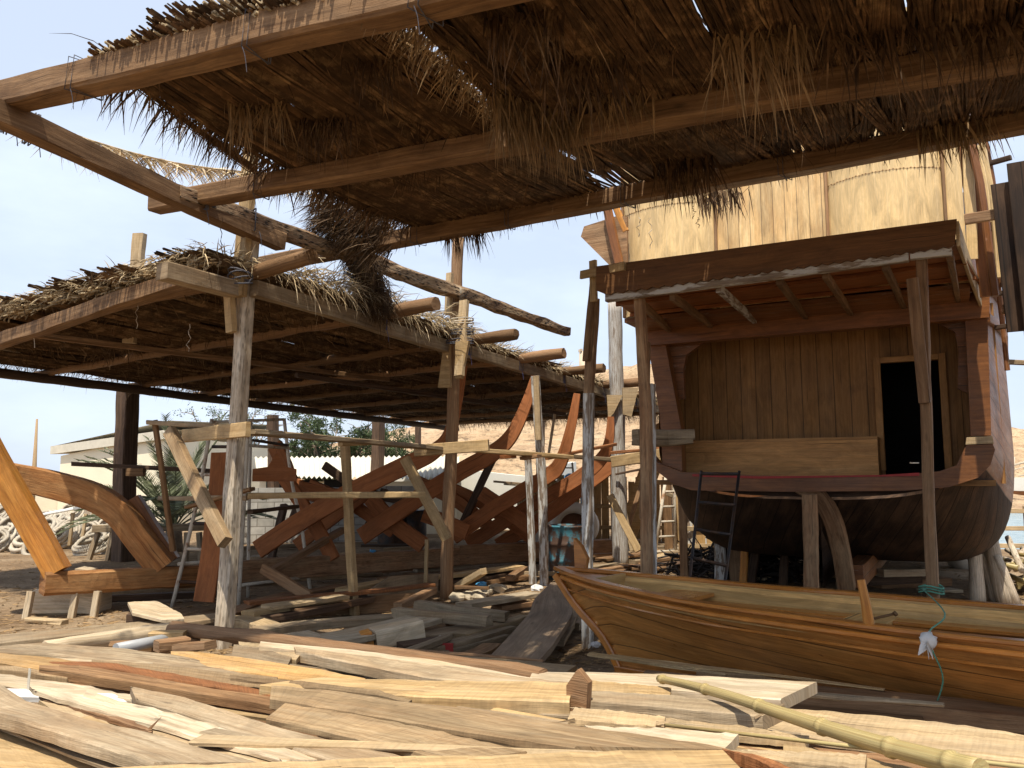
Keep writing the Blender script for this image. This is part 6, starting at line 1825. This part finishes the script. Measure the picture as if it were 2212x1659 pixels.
# chips, twigs and splinters covering the yard
mb = MB(); rr = random.Random(77)
for k in range(15000):
    Y = rr.uniform(1180, 1440) if rr.random() < .8 else rr.uniform(1400, 1600)
    X = rr.uniform(-200, 2400)
    p = G(X, Y, 0); p.z = gh(p.x, p.y) + .01
    if p.y > 17: continue
    an = rr.uniform(0, 6.28)
    d = V3(math.cos(an), math.sin(an), rr.uniform(-.05, .15))
    mb.blade(p, d, rr.uniform(.03, .16), rr.uniform(.008, .035), .0, rr.uniform(.5, 1.7), 1, side=d.cross(Z + V3(rr.gauss(0, .4), rr.gauss(0, .4), 0)))
o = mb.build('wood_chips', m_leafdry); tag(o, 'scattered wood chips and splinters over the yard floor', 'wood chips', kind='stuff')
# loose timbers lying about under the far shed and by the shore
scat = []
rr = random.Random(31)
nm = 0
mats_ = [m_grey, m_brown, m_beam, m_pale, m_dark, m_grey]
GG = 'timbers scattered between the sheds and the shore'
for k in range(46):
    X, Y = rr.uniform(1285, 1680), rr.uniform(1180, 1262)
    p = G(X, Y); L_ = rr.uniform(.6, 2.2); an = rr.gauss(.5, .5)
    d = V3(math.cos(an), math.sin(an)); zz = rr.uniform(.02, .16)
    mb = MB(); mb.bar(p - d * L_ / 2 + Z * zz, p + d * L_ / 2 + Z * (zz + rr.uniform(-.02, .06)), rr.uniform(.1, .3), rr.uniform(.03, .07), jit=.006, tone=rr.uniform(.7, 1.2))
    tag(mb.build('plank', mats_[k % 6]), 'loose plank scattered on the ground between the pale posts and the shore', 'plank', GG)
for k in range(40):
    X, Y = rr.uniform(560, 1180), rr.uniform(1175, 1262)
    p = G(X, Y); L_ = rr.uniform(.4, 1.8); an = rr.gauss(.6, .5)
    d = V3(math.cos(an), math.sin(an)); zz = rr.uniform(.02, .12)
    mb = MB(); mb.bar(p - d * L_ / 2 + Z * zz, p + d * L_ / 2 + Z * (zz + rr.uniform(-.02, .05)), rr.uniform(.08, .24), rr.uniform(.03, .08), jit=.006, tone=rr.uniform(.6, 1.1))
    tag(mb.build('plank', mats_[(k * 5) % 6]), 'loose plank scattered in the shade around the long red brown keel', 'plank', 'timbers scattered round the keel')
# buried planks under the foreground heap
for k in range(26):
    t = rr.random()
    Y = rr.uniform(1420, 1640); X = rr.uniform(-100, 2100)
    zz = zf(Y) - rr.uniform(.14, .3)
    p = G(X, Y, zz); L_ = rr.uniform(1.5, 3); an = rr.gauss(-.35, .12)
    d = V3(math.cos(an), math.sin(an))
    if p.y > 5.4 and p.x > .2: continue
    mb = MB(); mb.bar(p - d * L_ / 2, p + d * L_ / 2, rr.uniform(.2, .35), rr.uniform(.05, .09), jit=.006, tone=rr.uniform(.7, 1.1))
    tag(mb.build('plank', [m_grey, m_brown, m_pale, m_beam][k % 4]), 'buried plank glimpsed in the gaps of the foreground heap', 'plank', 'buried planks')
# charred sticks under the dhow, bamboo bundle at the right
cx_ = G(1660, 1262)
mb = MB()
for k in range(900):
    t = rr.gauss(0, .8); 
    if abs(t) > 1.5: continue
    p = V3(cx_.x + t, cx_.y + rr.uniform(.1, 1.2), rr.uniform(0, .62) * (1 - .3 * abs(t)))
    d = Vector((rr.gauss(0, 1), rr.gauss(0, .5), rr.gauss(0, .35))).normalized()
    mb.tube([p, p + d * rr.uniform(.1, .4)], rr.uniform(.006, .02), 4, tone=rr.uniform(.5, 2.2))
tag(mb.build('stick_heap', m_firew), 'dark heap of charred sticks piled under the dhow hull', 'sticks', kind='stuff')
for k in range(46):
    X, Y = rr.uniform(2150, 2330), rr.uniform(1262, 1298)
    p = G(X, Y); lay = rr.random()
    p.z = lay * .62
    d = Vector((rr.gauss(-.25, .35), -1, rr.gauss(-.05, .15))).normalized()
    mb = MB(); a, b = p - d * .55 + Z * .03, p + d * rr.uniform(.3, .5)
    mb.tube([a, b], rr.uniform(.028, .045), 9)
    tag(mb.build('bamboo_length', m_wpost if k % 3 else m_bamboo), 'short cut pole in the bundle at the right edge beyond the log props', 'pole', 'cut poles in the right bundle')
for i, (X, Y, z, L_, w, h, an, mt, lb) in enumerate(((1925, 1252, .2, .9, .2, .12, .3, m_dark, 'dark timber block stacked under the dhow keel'), (1950, 1236, .38, .7, .2, .1, .2, m_grey, 'grey timber atop the dark block stack under the keel'), (1965, 1258, .06, 1.3, .3, .12, .3, m_brown, 'brown base timber of the stack under the keel'), (2030, 1275, .03, .5, .3, .03, .1, m_white, 'pale offcut on the sand right of the keel stack'))):
    blk(X, Y, z, L_, w, h, an, mt, lb, 'timber', 'timber')
